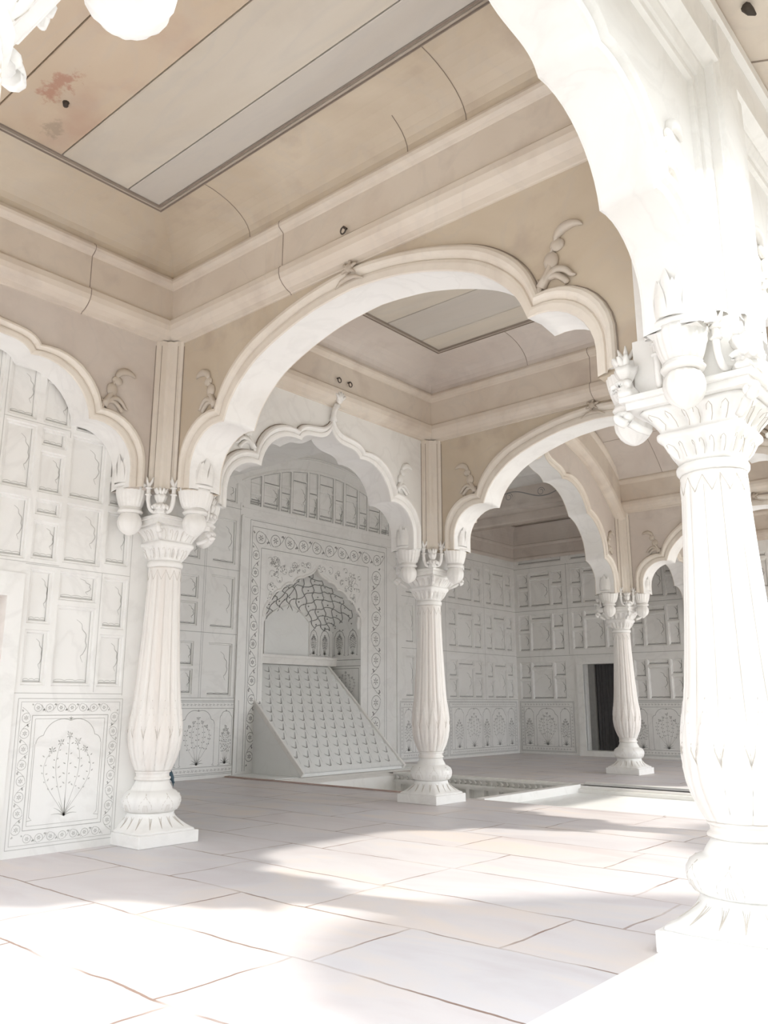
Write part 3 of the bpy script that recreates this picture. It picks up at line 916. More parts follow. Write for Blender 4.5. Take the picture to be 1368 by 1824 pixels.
def rect_line(b, to3, nrm, a0, a1, z0, z1, w=.004, d=.0012):
    P_ = [(a0, z0), (a1, z0), (a1, z1), (a0, z1)]
    for k in range(4):
        p, q = P_[k], P_[(k + 1) % 4]
        ribbon(b, [to3(p[0], p[1], d), to3(q[0], q[1], d)], w, nrm)

def plant(b, to3, nrm, cx, z0, h, w, seed=0, d=.0012, leaf=.010):
    """inlaid flowering plant: leaf tuft, stems, buds"""
    rnd = random.Random(seed)
    for k in range(7):
        a = (k - 3) * .34
        L = h * (.22 - .02 * abs(k - 3))
        ribbon(b, [to3(cx + L * t * sin(a) * (1 + .3 * t), z0 + L * t * cos(a * (1 + .4 * t)), d) for t in (0, .25, .5, .75, 1)], lambda t: leaf * (1.1 - t) * .8 + .001, nrm)
    for k in range(5):
        a = (k - 2) * .17
        top = h * (1 - .09 * abs(k - 2))
        sx = (k - 2) * w * .22
        st = [(cx + sx * 1.5 * sin(2.35 * t ** 1.2), z0 + top * t) for t in [i / 8 for i in range(9)]]
        ribbon(b, [to3(p[0], p[1], d) for p in st], .0028, nrm)
        for i in range(3, 9):
            p = st[i]
            for sgn in (-1, 1):
                ang = sgn * rnd.uniform(.5, 1.2); L = rnd.uniform(.04, .075) * h
                q = (p[0] + L * sin(ang), p[1] + L * cos(ang))
                ribbon(b, [to3(p[0] + (q[0] - p[0]) * t, p[1] + (q[1] - p[1]) * t, d) for t in (.45, .7, 1.0)], lambda t: leaf * (1 - abs(2 * t - 1) * .8), nrm)
        p = st[-1]
        for j in range(6):
            ang = j * PI / 3
            ribbon(b, [to3(p[0] + .006 * sin(ang), p[1] + .006 * cos(ang), d), to3(p[0] + .022 * sin(ang), p[1] + .022 * cos(ang), d)], .006, nrm)

def scroll(b, to3, nrm, p0, p1, width, d=.0012, w=.0035, pitch=None):
    """vine scroll border from p0 to p1 (2D) of the given width"""
    L = math.hypot(p1[0] - p0[0], p1[1] - p0[1])
    ux, uz = (p1[0] - p0[0]) / L, (p1[1] - p0[1]) / L
    nx, nz = -uz, ux
    pitch = pitch or width * 1.15
    n = max(1, round(L / pitch)); st = L / n
    def P2(a, c): return to3(p0[0] + ux * a + nx * c, p0[1] + uz * a + nz * c, d)
    for k in range(n):
        c0 = (k + .5) * st; sg = 1 if k % 2 else -1; r = min(width, st) * .38
        ribbon(b, [P2(c0 + r * cos(t), sg * (r * sin(t)) + sg * -.04 * width) for t in [-.6 + 5.0 * i / 16 for i in range(17)]], w, nrm)
        ribbon(b, [P2(c0 - r * .2 + (st * .75) * t, sg * (-r + 2 * r * t * t)) for t in (0, .25, .5, .75, 1)], w * .8, nrm)
        for j in range(6):
            a = j * PI / 3
            ribbon(b, [P2(c0 + r * .12 * cos(a), r * .12 * sin(a)), P2(c0 + r * .5 * cos(a), r * .5 * sin(a))], w * 1.5, nrm)
        for a, c, da, dc in ((c0 + st * .42, sg * r * .7, .16, .10), (c0 - st * .42, -sg * r * .6, -.13, .12)):
            ribbon(b, [P2(a, c), P2(a + da * width * .7, c + dc * width), P2(a + da * width * 1.2, c + dc * width * .4)], lambda t: w * 3.2 * (1 - t) + .0006, nrm)

def beads(b, to3, nrm, p0, p1, width, d=.0012):
    L = math.hypot(p1[0] - p0[0], p1[1] - p0[1]); ux, uz = (p1[0] - p0[0]) / L, (p1[1] - p0[1]) / L; nx, nz = -uz, ux
    n = max(2, round(L / (width * 1.0)))
    for k in range(n):
        a = (k + .5) * L / n
        def P2(q, c): return to3(p0[0] + ux * (a + q) + nx * c, p0[1] + uz * (a + q) + nz * c, d)
        r = width * .28
        for j in range(4):
            t = j * PI / 2 + .5
            ribbon(b, [P2(r * .2 * cos(t), r * .2 * sin(t)), P2(r * cos(t), r * sin(t))], .005, nrm)
        ribbon(b, [P2(width * .3, 0), P2(width * .5, width * .14 * (-1) ** k)], .003, nrm)

def cusp_line(b, to3, nrm, a0, a1, z0, zs, zt, w=.0045, d=.0012):
    """inlaid shallow cusped arch over a dado panel"""
    m = (a0 + a1) / 2; hw = (a1 - a0) / 2
    for s in (-1, 1):
        pts = [(m + s * hw, z0), (m + s * hw, zs)] + [(m + s * (hw - hw * .05 - 0), zs + .0)]
        ribbon(b, [to3(m + s * hw, z0 + .02, d), to3(m + s * hw, zs, d)], w * .7, nrm)
        A = arcpts((m + hw * .98, zs), (m + hw * .78, zs + (zt - zs) * .36), -.012 * hw / .2, 5)
        B = arcpts((m + hw * .78, zs + (zt - zs) * .36), (m, zt), -hw * .20, 10)
        for seg in (A, B):
            ribbon(b, [to3(m + s * (p[0] - m), p[1], d) for p in seg], w, nrm)
        ribbon(b, [to3(m + s * hw, z0 + .02, d), to3(m + s * (hw - .02), z0, d), to3(m + s * (hw + .015), z0 - .005, d)], w, nrm)
    for j in range(5):
        a = j * 2 * PI / 5
        ribbon(b, [to3(m, zt + .012, d), to3(m + .014 * sin(a), zt + .012 + .014 * cos(a), d)], .005, nrm)

def composite(a0, a1, z0, z1, kind=0):
    w = a1 - a0; h = z1 - z0; g = .035
    l = w * .24; c = w - 2 * l - 2 * g
    R_ = []
    zl = z0 + h * .50
    R_ += [(a0, a0 + l, z0, zl), (a0, a0 + l, zl + g, z1)]
    zc_ = z1 - h * .20
    R_ += [(a0 + l + g, a0 + l + g + c, z0, zc_), (a0 + l + g, a0 + l + g + c, zc_ + g, z1)]
    zr = z0 + h * .56
    R_ += [(a1 - l, a1, z0, zr), (a1 - l, a1, zr + g, z1)]
    return R_

# --- left wall (face x = -.10, looking +x), under the first blind arch
XL = -.10
def L3(a, z, d): return (XL + d, a, z)
wallL = MB()
door_v = (-2.26, -1.04, 0.0, 1.82)
Lr = [(-1.0, -.83, 1.49, 1.865), (-1.0, -.83, 1.08, 1.45), (-.785, -.49, 1.665, 1.865), (-.785, -.49, 1.08, 1.63), (-.445, -.25, 1.49, 1.865), (-.445, -.25, 1.08, 1.45),
      (-1.27, -1.05, 2.40, 2.87), (-1.01, -.82, 2.74, 2.87), (-1.01, -.82, 2.40, 2.70), (-.78, -.50, 2.40, 2.87), (-.455, -.26, 2.62, 2.87), (-.455, -.26, 2.40, 2.58),
      (-1.27, -1.05, 1.92, 2.35), (-1.01, -.82, 2.24, 2.355), (-1.01, -.82, 1.93, 2.20), (-.78, -.49, 1.93, 2.36), (-.455, -.26, 1.96, 2.36),
      (-1.27, -1.06, 2.91, 3.30), (-1.01, -.80, 2.91, 3.24), (-.76, -.50, 2.91, 3.1),
      (-1.60, -1.31, 2.40, 2.87), (-1.60, -1.31, 2.91, 3.40), (-1.60, -1.31, 1.92, 2.35)]
Lr += [(-3.3 - r[1], -3.3 - r[0], r[2], r[3]) for r in Lr if r[1] > -1.3 and -3.3 - r[1] < -1.9]
Lr = [r for r in Lr if not (r[0] < -1.7 and r[0] > -1.99)]
panel_wall(wallL, L3, Lr, -P, .10, 0, 3.72, voids=[door_v])
WL = struct(wallL.build('wall_left', 'wall'))
b = MB()
nX = (1, 0, 0)
for r in Lr: half_arch_line(b, L3, nX, *r)
# panel joints
for (p, q) in (((-.235, 1.02), (-.235, 2.38)), ((-1.04, 1.89), (-.235, 1.89)), ((-1.29, 2.375), (-1.29, 3.5)), ((-1.29, 2.89), (-.80, 2.89)), ((-.465, 1.04), (-.465, 1.89)), ((-1.035, 1.03), (-.235, 1.03)), ((-1.3, 1.90), (-.8, 1.90)), ((-.80, 2.885), (-.80, 2.84))):
    ribbon(b, [L3(p[0], p[1], .001), L3(q[0], q[1], .001)], .004, nX)
# dado frame with scroll border and plant
for (ins, w) in ((0, .004), (.022, .003)):
    rect_line(b, L3, nX, -1.0 + ins, -.225 - ins, .05 + ins, .995 - ins, w)
rect_line(b, L3, nX, -.895, -.335, .16, .885, .005)
rect_line(b, L3, nX, -.872, -.36, .185, .862, .003)
scroll(b, L3, nX, (-.937, .12), (-.937, .92), .082)
scroll(b, L3, nX, (-.285, .92), (-.285, .12), .082)
scroll(b, L3, nX, (-.90, .935), (-.33, .935), .072)
scroll(b, L3, nX, (-.90, .108), (-.33, .108), .072)
cusp_line(b, L3, nX, -.86, -.375, .22, .70, .85)
plant(b, L3, nX, -.615, .23, .52, .26, 3, leaf=.009)
b.build('stone_inlay', 'inlay_overexposed', WL)
# door in the left wall
dt = struct(bpy.data.objects.new('door_1', None)); COL.objects.link(dt); dt.location = (XL, -1.65, 0)
b = MB()
b.box(-.14, .014, -.61, -.50, 0, 1.66); b.box(-.14, .014, .50, .61, 0, 1.66); b.box(-.14, .014, -.61, .61, 1.66, 1.82)
b.build('door_frame', 'wall', dt)
b = MB(); b.box(-.18, -.14, -.62, .62, 0, 1.84); b.box(-.16, -.12, -.50, .50, 0, 1.66); b.box(-.12, -.105, -.46, -.04, .1, .8); b.box(-.12, -.105, .04, .46, .1, .8); b.box(-.12, -.105, -.46, -.04, .9, 1.55); b.box(-.12, -.105, .04, .46, .9, 1.55)
b.build('door_leaf', 'pinkwood', dt)

# --- niche wall at the back (face x = XB)
def B3(a, z, d): return (XB + d, a, z)
Br = [(2.9, 3.19, 2.34, 2.66), (2.9, 3.19, 1.98, 2.30), (3.40, 3.81, 1.97, 2.70), (2.94, 3.16, 1.45, 1.77), (2.94, 3.16, 1.08, 1.41), (3.40, 3.81, 1.06, 1.77),
      (3.40, 3.80, 2.88, 3.52), (3.40, 3.80, 3.77, 4.10), (2.90, 3.19, 2.88, 3.18), (2.9, 3.19, 3.22, 3.52), (2.9, 3.19, 3.77, 4.1)]
for k in range(5):
    y0 = .2 + k * .52
    Br += [(y0, y0 + .42, 1.08, 1.77), (y0, y0 + .42, 1.97, 2.70), (y0, y0 + .42, 2.88, 3.52)]
lun = [(4.03, 4.24, 4.28), (4.28, 4.60, 4.38), (4.63, 4.83, 4.46), (4.87, 5.18, 4.51), (5.22, 5.41, 4.545), (5.45, 5.77, 4.55), (5.81, 6.01, 4.53), (6.06, 6.35, 4.46), (6.39, 6.59, 4.42), (6.63, 6.92, 4.32), (6.96, 7.15, 4.24)]
for i, (a0, a1, zt) in enumerate(lun):
    if i % 2 == 0:
        zz = 3.80 + (zt - 3.80) * (.34 + .12 * (i % 3))
        Br += [(a0, a1, 3.80, zz), (a0, a1, zz + .03, zt)]
    else:
        Br += [(a0, a1, 3.80, zt - .17 - .06 * (i % 3)), (a0, a1, zt - .14 - .06 * (i % 3), zt)]
Br += [(7.62, 7.86, 1.07, 1.77), (7.62, 7.86, 1.99, 2.68), (7.62, 7.86, 2.85, 3.55)]
for (a0, a1) in ((7.95, 8.62), (8.88, 9.97), (10.13, 11.08)):
    for (z0, z1) in ((1.06, 1.76), (1.99, 2.70), (2.88, 3.58)):
        Br += composite(a0, a1, z0, z1)
NY0, NY1, NZ = 4.37, 6.46, 3.12
wallB = MB()
panel_wall(wallB, B3, Br, -HW, YE, 0, 4.15, voids=[(NY0, NY1, -.1, NZ)])
# lunette above z = 4.15 under the vault
Br_top = [r for r in Br if r[3] > 4.15]
WB = struct(wallB.build('wall_back', 'wall'))
# upper lunette plate
b = MB(); b.box(XB - .08, XB - .018, -HW, YE, 4.0, 5.1); struct(b.build('wall_back', 'wall'))
b = MB()
for k in range(24):
    ya, yb = YM - 2.1 + 4.2 * k / 24, YM - 2.1 + 4.2 * (k + 1) / 24
    def zt(y): return 4.57 - .153 * (y - YM) ** 2
    b.quad((XB + .003, ya, zt(ya)), (XB + .003, yb, zt(yb)), (XB + .003, yb, 5.1), (XB + .003, ya, 5.1))
struct(b.build('wall_back', 'wall'))
b = MB(); rects2 = [r for r in Br if r[3] > 4.16 and r[1] < 7.3]
for i in range(len(lun)):
    a1 = lun[i][1]; a2 = lun[i + 1][0] if i < len(lun) - 1 else a1 + .05
    b.box(XB - .02, XB + .001, a1, a2, 4.14, lun[i][2] + .05)
for r in rects2:
    if r[2] > 3.81: b.box(XB - .02, XB + .001, r[0], r[1], max(4.14, r[2] - .03), max(4.141, r[2]))
for i, (a0, a1, zt_) in enumerate(lun):
    b.box(XB - .02, XB + .001, a0, a1, zt_, zt_ + .06)
b.box(XB - .02, XB + .001, 7.15, 8.0, 4.14, 4.4); b.box(XB - .02, XB + .001, 3.3, 4.03, 4.14, 4.4); b.box(XB - .02, XB + .001, 8.0, YE, 4.14, 4.3); b.box(XB - .02, XB + .001, 0, 3.3, 4.14, 4.3)
struct(b.build('trim_30', 'wall'))
# lunette moulding
b = MB()
for (o, r) in ((0, .012), (.17, .018), (.20, .010)):
    b.tube([(XB + .004, YM - 1.72 + 3.44 * i / 40, 4.59 + o - .153 * (-1.72 + 3.44 * i / 40) ** 2) for i in range(41)], r, 6)
b.box(XB, XB + .02, 3.9, 7.42, 3.60, 3.63); b.box(XB, XB + .012, 3.9, 7.42, 3.74, 3.765)
b.box(XB, XB + .022, 3.88, 3.93, 0, 3.62); b.box(XB, XB + .022, 7.36, 7.42, 0, 3.62)
struct(b.build('trim_31', 'wall'))

b = MB()
for r in Br: half_arch_line(b, B3, nX, *r, w=.006)
for (a0, a1, zt_) in lun:
    tl = lambda y: 4.55 - .153 * (y - YM) ** 2
    ribbon(b, [B3(a0, tl(a0), .004), B3(a1, tl(a1), .004)], .006, nX)
    ribbon(b, [B3(a1, 3.80, .004), B3(a1, tl(a1), .004)], .009, nX)
    ribbon(b, [B3(a0 + .01, 3.82, .004), B3(a0 + .01, tl(a0), .004)], .004, nX)
    zz = tl((a0 + a1) / 2) - (.16 if a1 - a0 > .25 else .34)
    ribbon(b, [B3(a0 + .02, zz, .004), B3(a1 - .02, zz, .004)], .014, nX)
    half_arch_line(b, lambda a, z, d: B3(a, z, .004), nX, a0, a1, 3.84, zz - .03, w=.007)
for z in (1.035, 1.90, 2.80, 3.70):
    ribbon(b, [B3(7.5, z, .001), B3(YE, z, .001)], .005, nX)
    ribbon(b, [B3(.1, z, .001), B3(3.88, z, .001)], .005, nX)
for y in (8.78, 10.05, 7.9):
    ribbon(b, [B3(y, 1.03, .001), B3(y, 3.7, .001)], .004, nX)
for y in (3.30, 3.27, 3.86):
    ribbon(b, [B3(y, 1.03, .001), B3(y, 3.8, .001)], .004, nX)
def dado(b, to3, nrm, a0, a1, arches, z0=.05, z1=1.0, mir=1, seed=0):
    for ins in (0, .018):
        rect_line(b, to3, nrm, a0 + ins, a1 - ins, z0 + ins, z1 - ins, .005)
    rect_line(b, to3, nrm, a0 + .085, a1 - .085, z0 + .10, z1 - .10, .005)
    beads(b, to3, nrm, (a0 + .09, z1 - .055), (a1 - .09, z1 - .055), .062)
    beads(b, to3, nrm, (a0 + .09, z0 + .055), (a1 - .09, z0 + .055), .062)
    beads(b, to3, nrm, (a0 + .052, z0 + .08), (a0 + .052, z1 - .08), .062)
    beads(b, to3, nrm, (a1 - .052, z0 + .08), (a1 - .052, z1 - .08), .062)
    for i, (c, hw, kind) in enumerate(arches):
        cusp_line(b, to3, nrm, c - hw, c + hw, z0 + .12, z1 - .30 if hw > .15 else z1 - .22, z1 - .14, w=.006)
        plant(b, to3, nrm, c, z0 + .13, (z1 - z0) * (.62 if hw > .15 else .5), hw * 1.1, seed + i, leaf=.014)
dado(b, B3, nX, 2.62, 3.96, [(2.83, .12, 0), (3.29, .27, 1), (3.75, .10, 0)], seed=1)
dado(b, B3, nX, 1.2, 2.6, [(1.45, .12, 0), (1.9, .27, 1), (2.35, .12, 0)], seed=5)
dado(b, B3, nX, 7.45, 8.80, [(7.68, .11, 0), (8.12, .26, 1), (8.57, .11, 0)], seed=9)
dado(b, B3, nX, 8.84, 11.14, [(9.15, .14, 0), (9.62, .27, 1), (10.05, .12, 0), (10.48, .26, 1), (10.92, .12, 0)], seed=14)
# vine border round the niche and moulding lines
VL0, VL1, VR0, VR1, VT0, VT1 = 4.09, 4.27, 6.66, 7.00, 3.20, 3.47
scroll(b, B3, nX, (4.18, .12), (4.18, 3.20), .17, w=.008, pitch=.25)
scroll(b, B3, nX, (6.83, 3.20), (6.83, .12), .30, w=.009, pitch=.33)
scroll(b, B3, nX, (4.12, 3.335), (7.0, 3.335), .25, w=.009, pitch=.30)
for (a0, a1, zt_) in ((4.06, 7.10, 3.58), (4.10, 7.05, 3.49), (4.28, 6.63, 3.19)):
    for y in (a0, a1): ribbon(b, [B3(y, .06, .001), B3(y, zt_, .001)], .007, nX)
    ribbon(b, [B3(a0, zt_, .001), B3(a1, zt_, .001)], .007, nX)
# spandrel arabesque of the niche
rnd = random.Random(4)
ARCH = [(4.37, 2.18), (4.457, 2.311), (4.523, 2.407), (4.639, 2.532), (4.718, 2.624), (4.903, 2.697), (5.006, 2.795), (5.156, 2.835), (5.428, 3.003)]
def niche_z(y):
    yy = y if y < 5.42 else 10.84 - y
    for i in range(len(ARCH) - 1):
        if ARCH[i][0] <= yy <= ARCH[i + 1][0]:
            t = (yy - ARCH[i][0]) / (ARCH[i + 1][0] - ARCH[i][0]); return ARCH[i][1] * (1 - t) + ARCH[i + 1][1] * t
    return 2.18
for k in range(150):
    y = rnd.uniform(4.42, 6.42); z = rnd.uniform(2.3, 3.06)
    if z < niche_z(y) + .07: continue
    r = rnd.uniform(.025, .06); a = rnd.uniform(0, 6)
    ribbon(b, [B3(y + r * cos(a + t), min(3.1, z + r * sin(a + t)), .0012) for t in [i * .5 for i in range(9)]], .005, nX)
    for j in range(3):
        aa = rnd.uniform(0, 6); ribbon(b, [B3(y + r * .4 * cos(aa), z + r * .4 * sin(aa), .0014), B3(y + r * .8 * cos(aa), z + r * .8 * sin(aa), .0014)], .012, nX)
b.build('stone_inlay', 'inlay', WB)

# --- the arched niche itself
nt = thing('arched_niche', 'deep cusped marble niche with net-patterned half dome above the water chute', 'niche', (XB, 5.42, 0))
CY = 5.42
half = [(4.37, 2.18), (4.37, 2.25)] + arcpts((4.37, 2.25), (4.50, 2.43), .025, 4)[1:] + arcpts((4.50, 2.43), (4.70, 2.60), .04, 5)[1:] + arcpts((4.70, 2.60), (4.94, 2.72), .04, 5)[1:] + arcpts((4.94, 2.72), (5.14, 2.83), .035, 5)[1:] + bez((5.14, 2.83), (5.22, 2.89), (5.36, 2.88), (5.42, 3.02), 7)[1:]
half = [(a - CY, z) for (a, z) in half]
full = half + [(-a, z) for (a, z) in half[::-1][1:]]
# spandrel plate closing the rectangular void above the arch
H0, H1 = NY0 - CY, NY1 - CY
poly = full + [(H1, 2.18), (H1, NZ), (H0, NZ), (H0, 2.18)]
full = [(max(H0, min(H1, a)), z) for a, z in full]
poly = full + [(H1, 2.17), (H1, NZ), (H0, NZ), (H0, 2.17)]
tri = tessellate_polygon([[Vector((0, p[0], p[1])) for p in poly]])
obj('spandrel', [(0, p[0], p[1]) for p in poly], [tuple(t) for t in tri], 'wall', nt)
b = MB()
rows = []
for (dx, g) in ((-.10, .02), (-.085, 0), (-.03, -.004), (.004, 0), (.016, .012), (.016, .028), (.004, .04), (0, .045)):
    rr = []
    for i, (a, z) in enumerate(full):
        ca, cz = a, z - 2.2
        L_ = math.hypot(ca, cz + .5) or 1
        rr.append((dx, a + ca / L_ * g, z + (cz + .5) / L_ * g))
    rows.append(rr)
b.grid(rows); b.build('cusped_moulding', 'white', nt)
# half dome with net of ribs
ND = .65
def dome(s, t):
    """s 0..1 along the arch, t 0 front .. 1 back wall"""
    f = s * (len(full) - 1); i = min(int(f), len(full) - 2); q = f - i
    a = full[i][0] * (1 - q) + full[i + 1][0] * q; z = full[i][1] * (1 - q) + full[i + 1][1] * q
    if t > .12:
        u = (t - .12) / .88
        a2 = (s * 2 - 1) * 1.04
        zb = 2.12 + .10 * (1 - abs(2 * s - 1))
        k = sin(u * PI / 2)
        aa = a * (1 - u) + a2 * u
        zz = z * (1 - (1 - cos(u * PI / 2))) + zb * (1 - cos(u * PI / 2))
        return Vector((-.08 - (ND - .08) * k, aa, zz))
    return Vector((-.08 * t / .12, a, z))
b = MB(); b.grid([[dome(i / 48, t / 14) for i in range(49)] for t in range(15)]); b.build('half_dome', 'wall', nt, True)
b = MB()
nn = 10
for k in range(-6, nn + 6):
    for sg in (1, -1):
        pts = []
        for i in range(26):
            t = i / 25
            s = (k + sg * t * 4.0 + .16 * sin(t * 8 * PI)) / nn
            if 0.03 < s < .97: pts.append(dome(s, .14 + .85 * t) + Vector((.006, 0, -.004)))
            elif len(pts) > 1: break
        if len(pts) > 2: b.tube(pts, .0065, 5)
for k in range(nn * 2):
    for j in range(4):
        p = dome((k + .5 * (j % 2)) / nn / 2 + .03, min(.95, .25 + j * .22)) + Vector((.004, 0, -.003))
        b.ball(tuple(p), .013, 6)
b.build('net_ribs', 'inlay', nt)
# back and side walls inside
b = MB()
b.box(-ND - .05, -ND, H0 - .05, H1 + .05, 0, 2.35)
b.box(-ND, .002, H1, H1 + .05, 0, 2.35); b.box(-ND, .002, H0 - .05, H0, 0, 2.35)
b.build('inner_walls', 'wall', nt)
b = MB()
pp = [(-.50, 1.70), (-.50, 2.22)] + arcpts((-.50, 2.22), (-.02, 2.50), .04, 8)[1:] + [(.02, 2.50)] + arcpts((.02, 2.50), (.46, 2.24), .04, 8)[1:] + [(.46, 1.70)]
tri = tessellate_polygon([[Vector((0, p[0], p[1])) for p in pp]])
m_ = len(pp)
b.add([(-ND + .035, p[0], p[1]) for p in pp] + [(-ND - .01, p[0], p[1]) for p in pp], [tuple(t) for t in tri] + [(i, (i + 1) % m_, (i + 1) % m_ + m_, i + m_) for i in range(m_)])
b.build('plain_arched_panel', 'plain', nt)
b = MB(); b.tube([(-ND + .04, p[0], p[1]) for p in pp], .011, 6, False); b.build('panel_edging', 'white', nt, True)
b = MB()
for c, hw_ in ((.60, .085), (.86, .11), (-.64, .085), (-.88, .11)):
    def N3(a, z, d): return (-ND + .003 + d, a, z)
    cusp_line(b, N3, nX, c - hw_, c + hw_, 1.74, 2.02, 2.14, w=.008)
    plant(b, N3, nX, c, 1.75, .30, .08, 3, leaf=.014)
def S3(a, z, d): return (-a, H1 - .003 - d, z)
nY = (0, -1, 0)
cusp_line(b, S3, nY, .08, .28, 1.74, 2.02, 2.14, w=.008); cusp_line(b, S3, nY, .36, .60, 1.74, 2.02, 2.14, w=.008)
plant(b, S3, nY, .18, 1.75, .32, .1, 8, leaf=.016); plant(b, S3, nY, .48, 1.75, .32, .1, 9, leaf=.016)
rect_line(b, S3, nY, .04, .62, .9, 1.52, .007); plant(b, S3, nY, .33, 1.0, .45, .3, 12, leaf=.014)
ribbon(b, [S3(0, 1.56, .001), S3(.64, 1.56, .001)], .008, nY); ribbon(b, [S3(0, 1.66, .001), S3(.64, 1.66, .001)], .008, nY)
b.build('niche_inlay', 'inlay', nt)
b = MB(); b.box(-ND, -ND + .10, H0, H1, 1.56, 1.70); b.box(-ND, -ND + .12, H0, H1, 1.655, 1.70)
b.build('niche_sill', 'white', nt)
for sgn in (-1, 1):
    b = MB(); xx = H1 - .03 if sgn > 0 else H0 + .03
    b.lathe([(.035, 2.34), (.03, 2.26), (.036, 2.25), (.036, 2.23), (.028, 2.22), (.034, 2.19), (.026, 2.15), (.004, 2.12)], None, 20, (-.04, xx, 0)); b.build('small_pendant', 'white', nt, True)

# --- water chute: sloping slab carved with fish-scale hooks
ct = thing('water_chute', 'sloping marble water chute carved with rows of fish-scale hooks, below the niche', 'water chute', (XB, 5.25, 0))
cx0, cz0, cx1, cz1 = -.62, 1.53, .98, .06
cy0, cy1 = -1.02, 1.10
sl = Vector((cx1 - cx0, 0, cz1 - cz0)); SL = sl.length; su = sl.normalized(); sn = Vector((-su.z, 0, su.x)); sn = sn if sn.z > 0 else -sn
NRW, SP, SK = 12.5, .205, 1.25          # rows, hook spacing across, skew of the hook columns
wid = cy1 - cy0 - .06
b = MB(); rows = []
NI, NJ = 210, 230
for j in range(NJ + 1):
    v = j / NJ; row = []; vr = v * NRW
    for i in range(NI + 1):
        y = cy0 + .03 + wid * i / NI
        cu = ((y + SK * v) / SP) % 1
        vv = vr % 1
        h = .010 * (1 - vv) + .012 * cu * (1 - cu) * 4 * .5
        h -= .022 * math.exp(-((cu - .88) / .05) ** 2) * vv
        h -= .020 * math.exp(-((vv - .90 + .3 * (.88 - cu)) / .06) ** 2) * (1 if .52 < cu < .9 else 0)
        row.append(tuple(Vector((cx0, y, cz0)) + su * (v * SL) + sn * (h + .008)))
    rows.append(row)
b.grid(rows)
scs = b.build('scaled_slope', 'plain', ct)
b = MB()
def CH(y, v, d=.024): return Vector((cx0, y, cz0)) + su * (v * SL) + sn * d
for jr in range(int(NRW) + 1):
    v1 = (jr + .92) / NRW
    if v1 > .995: continue
    for k in range(-3, 22):
        yb = (k + .88) * SP - SK * v1
        v0 = v1 - .62 / NRW; yt = (k + .88) * SP - SK * v0
        if yb < cy0 + .09 or yt > cy1 - .06: continue
        ribbon(b, [CH(yt + (yb - yt) * t, v0 + (v1 - v0) * t) for t in (0, .3, .6, .85, 1)], lambda t: .007 + .012 * t ** 2, sn)
        ribbon(b, [CH(yb + .004, v1 + .002), CH(yb - .03, v1 + .006 / 1), CH(yb - .065, v1 - .006), CH(yb - .085, v1 - .016)], lambda t: .017 * (1 - t) ** .8 + .002, sn)
        ribbon(b, [CH(yb - .10 - .02 * t, v1 - (.85 - .55 * t) / NRW) for t in (0, .5, 1)], .0028, sn)
b.build('hook_grooves', 'inlay', scs)

for (ya, yb) in ((cy0, cy0 + .035), (cy1 - .045, cy1)):
    b = MB()
    for (o, w_) in ((.04, 0),):
        A = Vector((cx0, 0, cz0)) + sn * .045; Bp = Vector((cx1, 0, cz1)) + sn * .045 + su * .03
        A2 = A - sn * .07; B2 = Bp - sn * .07
        V = []
        for yv in (ya, yb):
            for q in (A, Bp, B2, A2): V.append((q.x, yv, q.z))
        b.add(V, [(0, 1, 2, 3), (4, 7, 6, 5), (0, 4, 5, 1), (1, 5, 6, 2), (2, 6, 7, 3), (3, 7, 4, 0)])
    ob = b.build('raised_rim', 'white', ct); bv = ob.modifiers.new('bevel', 'BEVEL'); bv.width = .008; bv.segments = 2
b = MB()
V = []
for yv in (cy0 + .006, cy1 - .006):
    for (x, z) in ((cx0, cz0), (cx1, cz1), (cx1, 0.02), (cx0, 0.02)): V.append((x, yv, z))
b.add(V, [(0, 1, 2, 3), (4, 7, 6, 5), (0, 4, 5, 1), (1, 5, 6, 2), (2, 6, 7, 3)])
b.build('chute_body', 'plain', ct)

# --- end wall beyond the farthest column (face y = YE, looking -y)
def E3(a, z, d): return (a, YE - d, z)
nYm = (0, -1, 0)
Er = []
for (a0, a1) in ((-3.77, -2.74), (-2.55, -1.60), (-1.32, -.42)):
    for (z0, z1) in ((1.99, 2.72), (2.88, 3.58)): Er += composite(a0, a1, z0, z1)
    Er += [(a0, a1, 3.76, 4.05)]
Er += composite(-3.77, -2.74, 1.04, 1.77) + composite(-1.32, -.42, 1.04, 1.75)
for (a0, a1) in ((.40, 1.45), (1.6, 2.6), (2.75, 3.75)):
    for (z0, z1) in ((1.04, 1.75), (1.99, 2.72), (2.88, 3.5)): Er += composite(a0, a1, z0, z1)
dv = (-2.50, -1.56, 0, 1.83)
b = MB(); panel_wall(b, E3, Er, XB, FX1, 0, 4.6, voids=[dv]); WR = struct(b.build('wall_right', 'wall'))
b = MB()
for r in Er: half_arch_line(b, E3, nYm, *r, w=.007)
for z in (1.02, 1.88, 2.80, 3.68):
    ribbon(b, [E3(XB, z, .001), E3(-.1, z, .001)] if z > 1.84 else [E3(-1.55, z, .001), E3(-.1, z, .001)], .006, nYm)
for x in (-2.64, -1.45): ribbon(b, [E3(x, 1.9, .001), E3(x, 3.7, .001)], .006, nYm)
dado(b, E3, nYm, -3.80, -2.60, [(-3.6, .10, 0), (-3.2, .24, 1), (-2.80, .10, 0)], seed=31)
dado(b, E3, nYm, -1.46, .12, [(-1.25, .11, 0), (-.78, .27, 1), (-.30, .12, 0)], seed=35)
b.build('stone_inlay', 'inlay', WR)
dt = struct(bpy.data.objects.new('door_2', None)); COL.objects.link(dt); dt.location = (-2.03, YE, 0)
b = MB()
b.box(-.47, -.33, -.03, .02, 0, 1.83); b.box(.33, .47, -.03, .02, 0, 1.83); b.box(-.33, .33, -.03, .02, 1.70, 1.83); b.box(-.47, .47, -.05, .22, 0, .10)
